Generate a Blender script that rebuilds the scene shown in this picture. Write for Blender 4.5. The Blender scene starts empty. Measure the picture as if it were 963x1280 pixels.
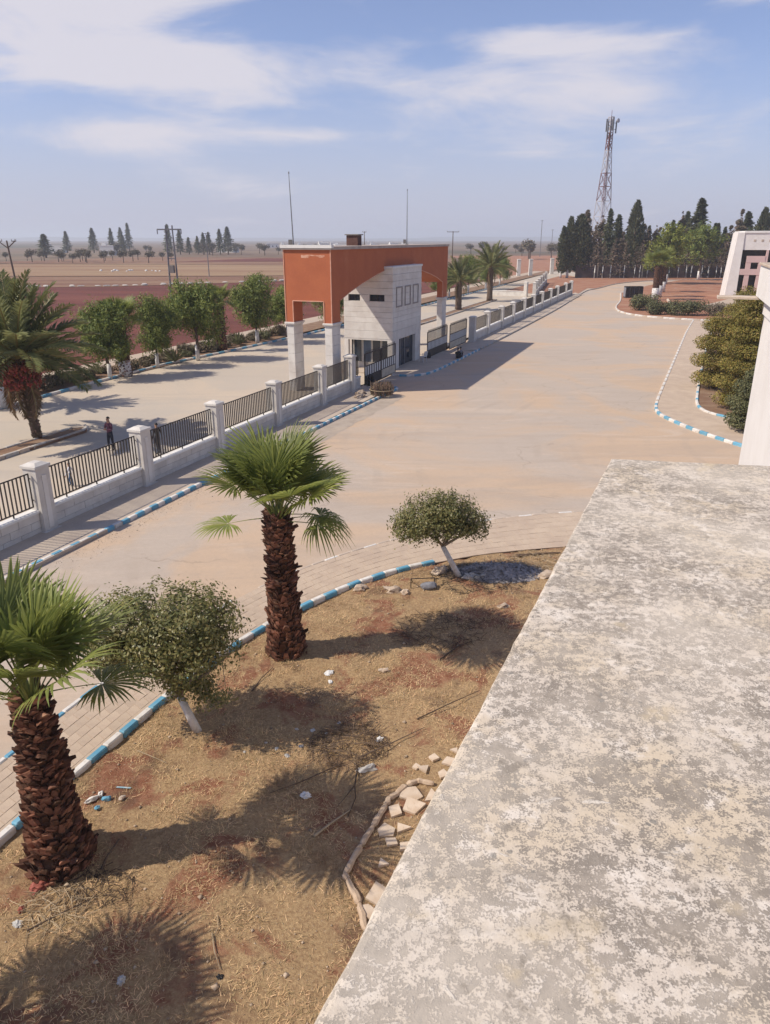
import bpy, bmesh, math, random
import numpy as np
from mathutils import Vector, Matrix, noise as mnoise

R = math.radians
S = bpy.context.scene
COL = S.collection

# ------------------------------------------------------------------ camera
cam = bpy.data.cameras.new('camera'); camo = bpy.data.objects.new('camera', cam); COL.objects.link(camo)
cam.sensor_fit = 'VERTICAL'; cam.sensor_height = 36.0; cam.lens = 25.99
cam.clip_start = 0.05; cam.clip_end = 30000
camo.location = (0, 0, 10.0); camo.rotation_euler = (R(90 - 20.26), 0, 0)
S.camera = camo

# ------------------------------------------------------------------ light
SUN_EL, SHADOW_AZ = 45.5, 11.0            # shadows fall towards +X
sd = Vector((math.cos(R(SUN_EL)) * math.cos(R(SHADOW_AZ)), math.cos(R(SUN_EL)) * math.sin(R(SHADOW_AZ)), -math.sin(R(SUN_EL))))
sl = bpy.data.lights.new('sun', 'SUN'); sl.energy = 5.0; sl.angle = R(0.55); sl.color = (1.0, 0.905, 0.775)
slo = bpy.data.objects.new('sun', sl); COL.objects.link(slo)
slo.rotation_euler = sd.to_track_quat('-Z', 'Y').to_euler(); slo.location = (-60, 0, 60)

W = bpy.data.worlds.new('World'); S.world = W; W.use_nodes = True
wt = W.node_tree; wt.nodes.clear()
def wn(t, **k):
    n_ = wt.nodes.new(t)
    for a, b in k.items(): setattr(n_, a, b)
    return n_
def wmath(op, a, b=None, c=None):
    m = wn('ShaderNodeMath', operation=op)
    for i, v in enumerate((a, b, c)):
        if v is None: continue
        if isinstance(v, (int, float)): m.inputs[i].default_value = v
        else: wt.links.new(v, m.inputs[i])
    return m.outputs[0]
sky = wn('ShaderNodeTexSky', sky_type='NISHITA'); sky.sun_disc = False
sky.sun_elevation = R(SUN_EL); sky.sun_rotation = R(270 - SHADOW_AZ); sky.altitude = 400
sky.air_density = 1.0; sky.dust_density = 0.5; sky.ozone_density = 3.0
tc = wn('ShaderNodeTexCoord'); sx = wn('ShaderNodeSeparateXYZ'); wt.links.new(tc.outputs['Generated'], sx.inputs[0])
X_, Y_, Z_ = sx.outputs
zz = wmath('MAXIMUM', wmath('ADD', Z_, 0.10), 0.03)
cv = wn('ShaderNodeCombineXYZ')
wt.links.new(wmath('DIVIDE', X_, zz), cv.inputs[0]); wt.links.new(wmath('DIVIDE', Y_, zz), cv.inputs[1])
def wnoise(scale, det, rough, vec, off=(0, 0, 0), sc=(1, 1, 1), dist=0.0):
    mp = wn('ShaderNodeMapping'); mp.inputs['Location'].default_value = off; mp.inputs['Scale'].default_value = sc
    wt.links.new(vec, mp.inputs[0])
    nz = wn('ShaderNodeTexNoise'); nz.inputs['Scale'].default_value = scale; nz.inputs['Detail'].default_value = det
    nz.inputs['Roughness'].default_value = rough; nz.inputs['Distortion'].default_value = dist
    wt.links.new(mp.outputs[0], nz.inputs['Vector']); return nz.outputs['Fac']
n1 = wnoise(1.0, 10, 0.58, tc.outputs['Generated'], (3.1, 1.7, 0.4), (4.2, 4.2, 15.0), 0.35)
n2 = wnoise(0.5, 5, 0.55, cv.outputs[0], (7.7, -2.4, 0), (0.5, 1.1, 1), 0.3)
yy = wmath('MAXIMUM', Y_, 0.2)
u_ = wmath('DIVIDE', X_, yy); v_ = wmath('DIVIDE', Z_, yy)
blobs = [(-0.36, 0.270, 0.21, 0.060, 1.25), (-0.20, 0.178, 0.17, 0.036, 1.05), (-0.36, 0.200, 0.10, 0.022, 0.7), (0.235, 0.218, 0.16, 0.020, .8), (0.27, 0.170, 0.17, 0.038, .85),
         (0.44, 0.272, 0.15, 0.018, .9), (-0.33, 0.118, 0.22, 0.022, .75), (-0.05, 0.120, 0.10, 0.010, .45), (0.20, 0.112, 0.10, 0.022, .45)]
bs = None
for (u0, v0, a, b, w) in blobs:
    du = wmath('DIVIDE', wmath('SUBTRACT', u_, u0), a); dv = wmath('DIVIDE', wmath('SUBTRACT', v_, v0), b)
    e = wmath('MULTIPLY', wmath('POWER', 2.71828, wmath('MULTIPLY', wmath('ADD', wmath('MULTIPLY', du, du), wmath('MULTIPLY', dv, dv)), -1.0)), w)
    bs = e if bs is None else wmath('ADD', bs, e)
dens = wmath('ADD', wmath('ADD', wmath('MULTIPLY', n1, 0.95), wmath('MULTIPLY', n2, 0.35)), wmath('MULTIPLY', bs, 0.34))
mr = wn('ShaderNodeMapRange', interpolation_type='SMOOTHSTEP'); wt.links.new(dens, mr.inputs[0])
mr.inputs[1].default_value = 0.68; mr.inputs[2].default_value = 0.97; mr.inputs[3].default_value = 0.08; mr.inputs[4].default_value = 0.92
cm = wn('ShaderNodeMixRGB'); wt.links.new(mr.outputs[0], cm.inputs[0]); tint = wn('ShaderNodeMixRGB', blend_type='MULTIPLY'); tint.inputs[0].default_value = 1; tint.inputs[2].default_value = (1.08, 1.0, 1.16, 1)
wt.links.new(sky.outputs[0], tint.inputs[1]); 
veil = wn('ShaderNodeMapRange', interpolation_type='SMOOTHSTEP'); wt.links.new(Z_, veil.inputs[0])      # thin high haze, thicker towards the horizon all round
veil.inputs[1].default_value = 0.22; veil.inputs[2].default_value = -0.01; veil.inputs[3].default_value = 0.0; veil.inputs[4].default_value = 0.85
vm = wn('ShaderNodeMixRGB'); wt.links.new(veil.outputs[0], vm.inputs[0]); wt.links.new(tint.outputs[0], vm.inputs[1]); vm.inputs[2].default_value = (4.0, 4.2, 5.6, 1)
wt.links.new(vm.outputs[0], cm.inputs[1])
cm.inputs[2].default_value = (6.5, 6.25, 6.8, 1)
bg = wn('ShaderNodeBackground'); wt.links.new(cm.outputs[0], bg.inputs[0]); bg.inputs[1].default_value = 0.115
wo = wn('ShaderNodeOutputWorld'); wt.links.new(bg.outputs[0], wo.inputs[0])

S.view_settings.view_transform = 'Standard'; S.view_settings.look = 'None'
S.view_settings.exposure = 0.0; S.view_settings.gamma = 1.0; S.view_settings.use_curve_mapping = False
S.render.engine = 'CYCLES'
S.cycles.use_denoising = True
S.cycles.max_bounces = 5; S.cycles.diffuse_bounces = 3; S.cycles.transmission_bounces = 3; S.cycles.volume_bounces = 1; S.cycles.transparent_max_bounces = 8

# ------------------------------------------------------------------ frame of the place: s runs along the fence, k across it
A69 = R(69.0)
DX, DY = math.cos(A69), math.sin(A69)
NX, NY = DY, -DX
def SK(s, k): return (s * DX + k * NX, s * DY + k * NY)
ROT = A69                                 # object rotation that turns +X to the fence direction

# ------------------------------------------------------------------ materials
MATS = {}
def material(name, base, second=None, scale=3.0, lo=0.40, hi=0.62, third=None, tscale=0.6, tlo=0.55, thi=0.7, rough=0.85,
             bump=0.0, bscale=40.0, bdist=0.01, island=0.0, objrand=0.0, translucent=0.0, coord='Object', stretch=(1, 1, 1), metallic=0.0, spec=0.3,
             fine=0.0, fscale=60.0, detail=8, hue=1.0):
    m = bpy.data.materials.new(name); m.use_nodes = True
    t = m.node_tree; t.nodes.clear(); L = t.links.new
    out = t.nodes.new('ShaderNodeOutputMaterial'); p = t.nodes.new('ShaderNodeBsdfPrincipled')
    p.inputs['Roughness'].default_value = rough; p.inputs['Metallic'].default_value = metallic
    p.inputs['Specular IOR Level'].default_value = spec
    co = t.nodes.new('ShaderNodeTexCoord'); mp = t.nodes.new('ShaderNodeMapping'); mp.inputs['Scale'].default_value = stretch
    L(co.outputs[coord], mp.inputs[0]); vec = mp.outputs[0]
    def nz(sc, det=detail, ro=0.6):
        q = t.nodes.new('ShaderNodeTexNoise'); q.inputs['Scale'].default_value = sc; q.inputs['Detail'].default_value = det
        q.inputs['Roughness'].default_value = ro; L(vec, q.inputs['Vector']); return q.outputs['Fac']
    def mixc(f, c1, c2, mode='MIX'):
        q = t.nodes.new('ShaderNodeMixRGB'); q.blend_type = mode
        for i, v in ((0, f), (1, c1), (2, c2)):
            if isinstance(v, (int, float)): q.inputs[i].default_value = v
            elif isinstance(v, tuple): q.inputs[i].default_value = (*v, 1) if len(v) == 3 else v
            else: L(v, q.inputs[i])
        return q.outputs[0]
    def rng(f, a, b, c=0.0, d=1.0):
        q = t.nodes.new('ShaderNodeMapRange'); L(f, q.inputs[0])
        for i, v in zip((1, 2, 3, 4), (a, b, c, d)): q.inputs[i].default_value = v
        return q.outputs[0]
    c = base
    if second: c = mixc(rng(nz(scale), lo, hi), c, second)
    if third: c = mixc(rng(nz(tscale, 6), tlo, thi), c, third)
    if fine: 
        f = rng(nz(fscale, 4, 0.7), 0.25, 0.75, 1 - fine, 1 + fine)
        q = t.nodes.new('ShaderNodeMixRGB'); q.blend_type = 'MULTIPLY'; q.inputs[0].default_value = 1
        if isinstance(c, tuple): q.inputs[1].default_value = (*c, 1)
        else: L(c, q.inputs[1])
        L(f, q.inputs[2]); c = q.outputs[0]
    if island or objrand:
        g = t.nodes.new('ShaderNodeNewGeometry'); oi = t.nodes.new('ShaderNodeObjectInfo')
        hs = t.nodes.new('ShaderNodeHueSaturation')
        if isinstance(c, tuple): hs.inputs['Color'].default_value = (*c, 1)
        else: L(c, hs.inputs['Color'])
        val = None
        if island: val = rng(g.outputs['Random Per Island'], 0, 1, 1 - island, 1 + island)
        if objrand:
            v2 = rng(oi.outputs['Random'], 0, 1, 1 - objrand, 1 + objrand)
            if val is None: val = v2
            else:
                mm = t.nodes.new('ShaderNodeMath'); mm.operation = 'MULTIPLY'; L(val, mm.inputs[0]); L(v2, mm.inputs[1]); val = mm.outputs[0]
        L(val, hs.inputs['Value'])
        if island: L(rng(g.outputs['Random Per Island'], 0, 1, 0.5 + 0.06 * island * hue, 0.5 - 0.10 * island * hue), hs.inputs['Hue'])
        c = hs.outputs[0]
    if isinstance(c, tuple): p.inputs['Base Color'].default_value = (*c, 1)
    else: L(c, p.inputs['Base Color'])
    if bump:
        b = t.nodes.new('ShaderNodeBump'); b.inputs['Strength'].default_value = bump; b.inputs['Distance'].default_value = bdist
        L(nz(bscale, 6, 0.65), b.inputs['Height']); L(b.outputs[0], p.inputs['Normal'])
    sh = p.outputs[0]
    if translucent:
        tr = t.nodes.new('ShaderNodeBsdfTranslucent'); mx = t.nodes.new('ShaderNodeMixShader'); mx.inputs[0].default_value = translucent
        if isinstance(c, tuple): tr.inputs[0].default_value = (*c, 1)
        else: L(c, tr.inputs[0])
        L(sh, mx.inputs[1]); L(tr.outputs[0], mx.inputs[2]); sh = mx.outputs[0]
    L(sh, out.inputs[0]); MATS[name] = m; return m

M = MATS
material('plain', (0.150, 0.098, 0.062), (0.215, 0.155, 0.100), 0.006, third=(0.095, 0.085, 0.052), tscale=0.0022, tlo=.5, thi=.6, rough=0.95)
material('red_field', (0.160, 0.048, 0.032), (0.110, 0.032, 0.022), 0.10, rough=0.95, bump=0.6, bscale=1.2, bdist=0.25, stretch=(0.25, 1.6, 1), third=(0.19, 0.064, 0.042), tscale=0.03)
material('pale_field', (0.25, 0.150, 0.088), (0.185, 0.092, 0.054), 0.05, rough=0.95, stretch=(0.3, 2.0, 1), third=(0.33, 0.21, 0.135), tscale=0.02)
material('tan_field', (0.31, 0.205, 0.115), (0.25, 0.145, 0.080), 0.03, rough=0.95, stretch=(0.3, 2.0, 1))
material('soil_red', (0.30, 0.13, 0.075), (0.36, 0.20, 0.125), 0.35, rough=0.95, bump=0.6, bscale=3, bdist=0.08)
material('soil_bed', (0.20, 0.115, 0.07), (0.27, 0.18, 0.115), 1.2, rough=0.95, bump=0.6, bscale=8, bdist=0.05)
material('dust', (0.47, 0.37, 0.275), (0.43, 0.345, 0.265), 0.35, rough=0.92)
material('paving', (0.475, 0.375, 0.28), (0.425, 0.33, 0.25), 1.4, third=(0.52, 0.415, 0.31), tscale=0.5, rough=0.9, bump=0.25, bscale=60, bdist=0.004, objrand=0.06, fine=0.12, fscale=30)
material('sand_joint', (0.45, 0.35, 0.26), (0.40, 0.305, 0.225), 3.0, rough=0.95)
material('side_paving', (0.50, 0.415, 0.325), (0.43, 0.355, 0.285), 0.8, rough=0.9, third=(0.38, 0.31, 0.25), tscale=0.3, fine=0.1, fscale=14)
material('kerb_white', (0.66, 0.63, 0.58), (0.50, 0.46, 0.40), 5.0, lo=.45, hi=.7, rough=0.8, bump=0.2, bscale=40, objrand=0.08, third=(0.42, 0.36, 0.29), tscale=2.2, tlo=.56, thi=.7)
material('kerb_blue', (0.115, 0.33, 0.47), (0.20, 0.38, 0.46), 5.0, lo=.4, hi=.7, rough=0.7, bump=0.2, bscale=40, objrand=0.12, third=(0.45, 0.42, 0.37), tscale=3.0, tlo=.58, thi=.72)
material('kerb_grey', (0.46, 0.43, 0.39), (0.36, 0.33, 0.29), 3.0, rough=0.9, objrand=0.1)
material('kerb_sand', (0.50, 0.42, 0.34), (0.42, 0.33, 0.25), 3.0, rough=0.9, objrand=0.1)
material('limestone', (0.62, 0.585, 0.53), (0.54, 0.50, 0.45), 1.6, third=(0.40, 0.36, 0.32), tscale=0.9, tlo=.60, thi=.8, rough=0.85, bump=0.25, bscale=25, bdist=0.01, objrand=0.06, fine=0.05)
material('limestone_clean', (0.68, 0.65, 0.60), (0.60, 0.56, 0.51), 1.2, rough=0.85, bump=0.15, bscale=25, objrand=0.04, third=(.52, .47, .42), tscale=.5, tlo=.58, thi=.75)
material('joint_grey', (0.22, 0.20, 0.18), rough=0.95)
material('coping_white', (0.72, 0.70, 0.66), (0.60, 0.57, 0.52), 2.5, lo=.5, hi=.75, rough=0.8)
material('orange_render', (0.44, 0.135, 0.060), (0.40, 0.120, 0.055), 0.7, third=(0.48, 0.17, 0.085), tscale=0.25, rough=0.9, bump=0.2, bscale=30, fine=0.06, fscale=9)
material('orange_peeled', (0.66, 0.40, 0.28), (0.52, 0.22, 0.13), 5, rough=0.9)
material('peach_trim', (0.66, 0.36, 0.25), (0.58, 0.28, 0.18), 3, rough=0.85)
material('roof_grey', (0.44, 0.37, 0.32), (0.34, 0.28, 0.24), 0.8, rough=0.9)
material('iron_black', (0.018, 0.018, 0.020), (0.05, 0.035, 0.028), 6, rough=0.55, spec=0.4)
material('iron_white', (0.66, 0.64, 0.60), (0.45, 0.40, 0.35), 5, lo=.55, hi=.75, rough=0.6)
material('cream_sheet', (0.58, 0.51, 0.40), (0.48, 0.40, 0.30), 2, rough=0.7)
material('dark_glass', (0.02, 0.03, 0.045), rough=0.08, spec=0.6)
material('dark_room', (0.03, 0.03, 0.035), (0.05, 0.045, 0.04), 2, rough=0.9)
material('blue_door', (0.10, 0.14, 0.20), (0.07, 0.10, 0.15), 2, rough=0.5)
material('white_wall', (0.74, 0.71, 0.67), (0.68, 0.645, 0.60), 0.8, rough=0.85, bump=0.1, bscale=18, third=(0.60, 0.55, 0.50), tscale=0.35, tlo=.62, thi=.8, fine=0.03)
material('pink_wall', (0.60, 0.43, 0.40), (0.55, 0.40, 0.375), 0.8, rough=0.85)
material('dark_wall', (0.055, 0.040, 0.042), (0.085, 0.060, 0.058), 0.4, rough=0.9)
material('bark', (0.15, 0.105, 0.075), (0.09, 0.062, 0.045), 6, rough=0.95, bump=0.8, bscale=18, bdist=0.03)
material('grey_bark', (0.30, 0.25, 0.20), (0.20, 0.16, 0.125), 8, rough=0.95, bump=0.5, bscale=30, bdist=0.01)
material('limewash', (0.66, 0.64, 0.61), (0.48, 0.44, 0.40), 7, lo=.5, hi=.7, rough=0.9)
material('palm_boot', (0.225, 0.105, 0.064), (0.115, 0.055, 0.036), 4, rough=0.9, island=0.7, third=(0.26, 0.165, 0.105), tscale=7, tlo=.56, thi=.70, hue=0.05)
material('palm_core', (0.055, 0.028, 0.020), (0.09, 0.05, 0.033), 7, rough=0.95, bump=0.8, bscale=20, bdist=0.03)
material('pebble', (0.42, 0.33, 0.24), (0.30, 0.22, 0.15), 9, rough=0.9, island=0.3, hue=0)
material('frame_grey', (0.33, 0.30, 0.28), (0.28, 0.25, 0.23), 3, rough=0.9)
material('straw_boot', (0.25, 0.16, 0.075), (0.16, 0.095, 0.045), 6, rough=0.95, island=0.4)
material('fan_green', (0.255, 0.285, 0.072), (0.180, 0.220, 0.056), 2.2, rough=0.45, translucent=0.42, objrand=0.25, island=0.2, spec=0.4, hue=.6)
material('petiole', (0.20, 0.23, 0.06), (0.15, 0.16, 0.05), 4, rough=0.5)
material('date_green', (0.255, 0.265, 0.105), (0.185, 0.205, 0.080), 1.5, rough=0.5, translucent=0.22, objrand=0.25, island=0.2, spec=0.4)
material('date_dry', (0.24, 0.165, 0.085), (0.18, 0.115, 0.06), 3, rough=0.8, island=0.3)
material('rachis', (0.26, 0.21, 0.08), rough=0.6)
material('fruit_red', (0.27, 0.085, 0.045), (0.20, 0.055, 0.032), 6, rough=0.5, island=0.4)
material('globe_leaf', (0.245, 0.245, 0.085), (0.175, 0.182, 0.064), 2.0, rough=0.45, translucent=0.36, island=0.45, objrand=0.06, spec=0.45)
material('pine_leaf', (0.205, 0.255, 0.058), (0.145, 0.190, 0.046), 0.9, rough=0.6, translucent=0.3, island=0.35, objrand=0.12)
material('bright_leaf', (0.22, 0.25, 0.045), (0.15, 0.19, 0.036), 0.9, rough=0.55, translucent=0.25, island=0.35)
material('thuja_leaf', (0.270, 0.235, 0.050), (0.180, 0.160, 0.040), 0.8, rough=0.6, translucent=0.15, island=0.4, third=(0.10, 0.06, 0.03), tscale=0.9, tlo=.58, thi=.72)
material('shrub_leaf', (0.145, 0.152, 0.066), (0.105, 0.112, 0.050), 1.2, rough=0.6, translucent=0.15, island=0.4, objrand=0.15)
material('dry_shrub', (0.19, 0.155, 0.095), (0.12, 0.105, 0.06), 1.2, rough=0.8, island=0.4, objrand=0.15)
material('conifer_leaf', (0.130, 0.148, 0.078), (0.092, 0.108, 0.060), 0.4, rough=0.7, island=0.45, objrand=0.3, translucent=0.25)
material('conifer_brown', (0.27, 0.21, 0.15), (0.170, 0.150, 0.095), 0.3, rough=0.8, island=0.5, objrand=0.3, translucent=0.25)
material('olive_leaf', (0.12, 0.105, 0.065), (0.085, 0.075, 0.05), 0.3, rough=0.8, island=0.3, objrand=0.2)
material('wood_pole', (0.14, 0.10, 0.075), (0.10, 0.07, 0.055), 3, rough=0.9)
material('steel_grey', (0.22, 0.22, 0.23), (0.16, 0.16, 0.17), 3, rough=0.5, metallic=0.3)
material('tower_red', (0.20, 0.095, 0.09), rough=0.6)
material('tower_white', (0.50, 0.48, 0.49), rough=0.6)
material('brick_brown', (0.13, 0.065, 0.050), (0.09, 0.045, 0.038), 5, rough=0.9)
material('flagstone', (0.58, 0.47, 0.36), (0.50, 0.38, 0.27), 3, rough=0.85, bump=0.4, bscale=14, bdist=0.02, objrand=0.1)
material('cement_edge', (0.50, 0.38, 0.27), (0.40, 0.29, 0.20), 5, rough=0.9, bump=0.5, bscale=20, bdist=0.02)
material('pale_rock', (0.48, 0.385, 0.295), (0.36, 0.27, 0.195), 5, rough=0.9, bump=0.5, bscale=16, bdist=0.02, objrand=0.12)
material('twig', (0.085, 0.058, 0.042), (0.13, 0.09, 0.06), 6, rough=0.9, objrand=0.3)
material('pale_twig', (0.42, 0.33, 0.22), (0.32, 0.24, 0.15), 6, rough=0.9, objrand=0.2)
material('white_litter', (0.70, 0.69, 0.67), (0.55, 0.54, 0.52), 6, rough=0.6)
material('blue_litter', (0.22, 0.38, 0.45), (0.50, 0.52, 0.52), 8, rough=0.5)
material('red_clay', (0.30, 0.085, 0.06), (0.22, 0.065, 0.045), 6, rough=0.7)
material('black_frame', (0.02, 0.02, 0.02), rough=0.5)
material('grey_plastic', (0.42, 0.41, 0.39), (0.52, 0.50, 0.47), 9, rough=0.5)
material('brush_bundle', (0.24, 0.18, 0.115), (0.15, 0.11, 0.07), 6, rough=0.95, island=0.5)
material('straw', (0.66, 0.49, 0.265), (0.50, 0.35, 0.18), 0.8, rough=0.9, island=0.5, third=(0.27, 0.165, 0.09), tscale=0.7, tlo=.50, thi=.68, translucent=0.15, hue=.3)
material('ash', (0.36, 0.335, 0.315), (0.20, 0.185, 0.175), 9, rough=0.95, bump=0.7, bscale=30, bdist=0.02, island=0.4)
material('skin', (0.30, 0.17, 0.11), rough=0.6)
material('hair', (0.012, 0.010, 0.009), rough=0.6)
material('cloth_plum', (0.12, 0.045, 0.075), (0.09, 0.035, 0.055), 8, rough=0.9)
material('cloth_navy', (0.018, 0.02, 0.03), (0.028, 0.03, 0.04), 8, rough=0.9)
material('cloth_white', (0.62, 0.62, 0.64), (0.52, 0.52, 0.55), 8, rough=0.9)
material('cloth_jeans', (0.08, 0.14, 0.24), (0.06, 0.10, 0.18), 8, rough=0.9)
material('cloth_black', (0.020, 0.019, 0.021), (0.035, 0.03, 0.03), 8, rough=0.9)
material('cloth_grey', (0.22, 0.22, 0.24), (0.16, 0.16, 0.18), 8, rough=0.9)
material('shoe', (0.03, 0.025, 0.02), rough=0.7)
material('hill_blue', (0.16, 0.14, 0.10), (0.11, 0.10, 0.07), 0.002, rough=1)

def node_tools(m):
    m.use_nodes = True; t = m.node_tree; t.nodes.clear(); L = t.links.new
    class T: pass
    T.t, T.L = t, L
    def new(x, **k):
        q = t.nodes.new(x)
        for a, b in k.items(): setattr(q, a, b)
        return q
    def setin(q, i, v):
        if isinstance(v, (int, float)): q.inputs[i].default_value = v
        elif isinstance(v, tuple): q.inputs[i].default_value = (*v, 1) if len(v) == 3 and q.inputs[i].type == 'RGBA' else v
        else: L(v, q.inputs[i])
    def nz(vec, sc, det=8, ro=0.6, dist=0.0):
        q = new('ShaderNodeTexNoise'); q.inputs['Scale'].default_value = sc; q.inputs['Detail'].default_value = det
        q.inputs['Roughness'].default_value = ro; q.inputs['Distortion'].default_value = dist; L(vec, q.inputs['Vector']); return q.outputs['Fac']
    def mp(vec, loc=(0, 0, 0), rot=(0, 0, 0), sc=(1, 1, 1)):
        q = new('ShaderNodeMapping'); q.inputs['Location'].default_value = loc; q.inputs['Rotation'].default_value = rot; q.inputs['Scale'].default_value = sc
        L(vec, q.inputs[0]); return q.outputs[0]
    def rng(f, a, b, c=0.0, d=1.0, smooth=True):
        q = new('ShaderNodeMapRange'); q.interpolation_type = 'SMOOTHSTEP' if smooth else 'LINEAR'; L(f, q.inputs[0])
        for i, v in zip((1, 2, 3, 4), (a, b, c, d)): q.inputs[i].default_value = v
        return q.outputs[0]
    def mix(f, a, b, mode='MIX'):
        q = new('ShaderNodeMixRGB', blend_type=mode)
        for i, v in ((0, f), (1, a), (2, b)): setin(q, i, v)
        return q.outputs[0]
    def mth(op, a, b=0.0):
        q = new('ShaderNodeMath', operation=op); setin(q, 0, a); setin(q, 1, b); return q.outputs[0]
    T.new, T.nz, T.mp, T.rng, T.mix, T.mth = new, nz, mp, rng, mix, mth
    T.pos = new('ShaderNodeNewGeometry').outputs['Position']
    T.out = new('ShaderNodeOutputMaterial'); T.p = new('ShaderNodeBsdfPrincipled'); L(T.p.outputs[0], T.out.inputs[0])
    return T

# dusty concrete of the yard: sandy drifts, tyre sweeps, old stains
m = bpy.data.materials.new('yard_concrete'); MATS['yard_concrete'] = m; T = node_tools(m)
c = T.mix(T.rng(T.nz(T.mp(T.pos, sc=(1, 1, 1)), 0.09, 6, 0.6, 0.8), 0.42, 0.58), (0.46, 0.385, 0.315), (0.52, 0.385, 0.270))
c = T.mix(T.rng(T.nz(T.mp(T.pos, rot=(0, 0, -A69), sc=(0.22, 1.0, 1)), 0.32, 8, 0.65, 1.2), 0.48, 0.70, 0, 0.50), c, (0.39, 0.315, 0.25))
c = T.mix(T.rng(T.nz(T.mp(T.pos, (4, 9, 0), (0, 0, -0.35), (0.28, 1.1, 1)), 0.5, 7, 0.65, 1.0), 0.52, 0.70, 0, 0.50), c, (0.57, 0.465, 0.365))
c = T.mix(T.rng(T.nz(T.mp(T.pos, (31, 5, 0)), 0.45, 8, 0.68), 0.60, 0.72, 0, 0.45), c, (0.365, 0.295, 0.23))
c = T.mix(T.rng(T.nz(T.pos, 6.0, 5, 0.7), 0.3, 0.7, 0, 0.16), c, (0.30, 0.24, 0.19))
w = T.new('ShaderNodeTexWave', wave_type='RINGS', rings_direction='Z'); w.inputs['Scale'].default_value = 0.16; w.inputs['Distortion'].default_value = 3.0; w.inputs['Detail'].default_value = 3; w.inputs['Detail Scale'].default_value = 0.6
T.L(T.mp(T.pos, (-30, -34, 0)), w.inputs[0])
tm = T.mth('MULTIPLY', T.rng(w.outputs['Fac'], 0.80, 1.0), T.rng(T.nz(T.pos, 0.12, 4), 0.46, 0.64))
c = T.mix(T.mth('MULTIPLY', tm, 0.30), c, (0.36, 0.295, 0.235))
vc = T.new('ShaderNodeTexVoronoi', feature='DISTANCE_TO_EDGE'); vc.inputs['Scale'].default_value = 0.16
nw = T.new('ShaderNodeTexNoise'); nw.inputs['Scale'].default_value = 0.9; nw.inputs['Detail'].default_value = 5; T.L(T.pos, nw.inputs['Vector'])
sw = T.new('ShaderNodeVectorMath', operation='SCALE'); sw.inputs[3].default_value = 1.4; T.L(nw.outputs['Color'], sw.inputs[0])
aw = T.new('ShaderNodeVectorMath', operation='ADD'); T.L(T.pos, aw.inputs[0]); T.L(sw.outputs[0], aw.inputs[1]); T.L(aw.outputs[0], vc.inputs['Vector'])
ck = T.mth('MULTIPLY', T.rng(vc.outputs['Distance'], 0.0062, 0.0022), T.rng(T.nz(T.mp(T.pos, (40, 2, 0)), 0.10, 3), 0.47, 0.58))
c = T.mix(T.mth('MULTIPLY', ck, 0.30), c, (0.22, 0.175, 0.135))
c = T.mix(T.rng(T.nz(T.mp(T.pos, (3, 3, 0)), 1.6, 9, 0.75, 0.4), 0.56, 0.74, 0, 0.35), c, (0.30, 0.235, 0.18))
T.L(c, T.p.inputs['Base Color']); T.p.inputs['Roughness'].default_value = 0.92; T.p.inputs['Specular IOR Level'].default_value = 0.2
b = T.new('ShaderNodeBump'); b.inputs['Strength'].default_value = 0.35; b.inputs['Distance'].default_value = 0.02
T.L(T.nz(T.pos, 7, 8, 0.7), b.inputs['Height']); T.L(b.outputs[0], T.p.inputs['Normal'])

# outer carriageway
m = bpy.data.materials.new('outer_concrete'); MATS['outer_concrete'] = m; T = node_tools(m)
c = T.mix(T.rng(T.nz(T.pos, 0.12, 6, 0.6, 0.6), 0.40, 0.62), (0.46, 0.40, 0.325), (0.52, 0.43, 0.325))
c = T.mix(T.rng(T.nz(T.mp(T.pos, rot=(0, 0, -A69), sc=(0.08, 1.0, 1)), 0.6, 7, 0.62, 0.5), 0.50, 0.70, 0, 0.5), c, (0.40, 0.345, 0.285))
c = T.mix(T.rng(T.nz(T.pos, 5.0, 5, 0.7), 0.3, 0.7, 0, 0.15), c, (0.30, 0.25, 0.2))
T.L(c, T.p.inputs['Base Color']); T.p.inputs['Roughness'].default_value = 0.92

# lichen-blotched roof concrete
m = bpy.data.materials.new('lichen_concrete'); MATS['lichen_concrete'] = m; T = node_tools(m)
pos = T.pos
cream = T.mix(T.rng(T.nz(pos, 2.2, 6), 0.42, 0.62), (0.62, 0.54, 0.445), (0.60, 0.50, 0.37))
cream = T.mix(T.rng(T.nz(pos, 9, 8, 0.7), 0.50, 0.66), cream, (0.72, 0.645, 0.55))
grey = T.mix(T.rng(T.nz(T.mp(pos, (5, 1, 2)), 11, 8, 0.7), 0.40, 0.62), (0.258, 0.222, 0.182), (0.375, 0.322, 0.262))
bigv = T.nz(T.mp(pos, (2, 8, 0)), 7.0, 8, 0.66, 0.0)
med = T.nz(T.mp(pos, (9, 3, 1)), 38.0, 12, 0.72, 0.0)
fin = T.nz(T.mp(pos, (1, 6, 4)), 170.0, 4, 0.6, 0.0)
f = T.mth('ADD', T.mth('ADD', T.mth('MULTIPLY', bigv, 0.46), T.mth('MULTIPLY', med, 0.75)), T.mth('MULTIPLY', fin, 0.50))
fac = T.rng(f, 0.832, 0.898, 0.0, 0.94)
c = T.mix(fac, cream, grey)
vor = T.new('ShaderNodeTexVoronoi', feature='F1'); vor.inputs['Scale'].default_value = 26; vor.inputs['Randomness'].default_value = 1
wv = T.new('ShaderNodeVectorMath', operation='ADD'); nv = T.new('ShaderNodeTexNoise'); nv.inputs['Scale'].default_value = 30; nv.inputs['Detail'].default_value = 4
sv = T.new('ShaderNodeVectorMath', operation='SCALE'); sv.inputs[3].default_value = 0.035
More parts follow.
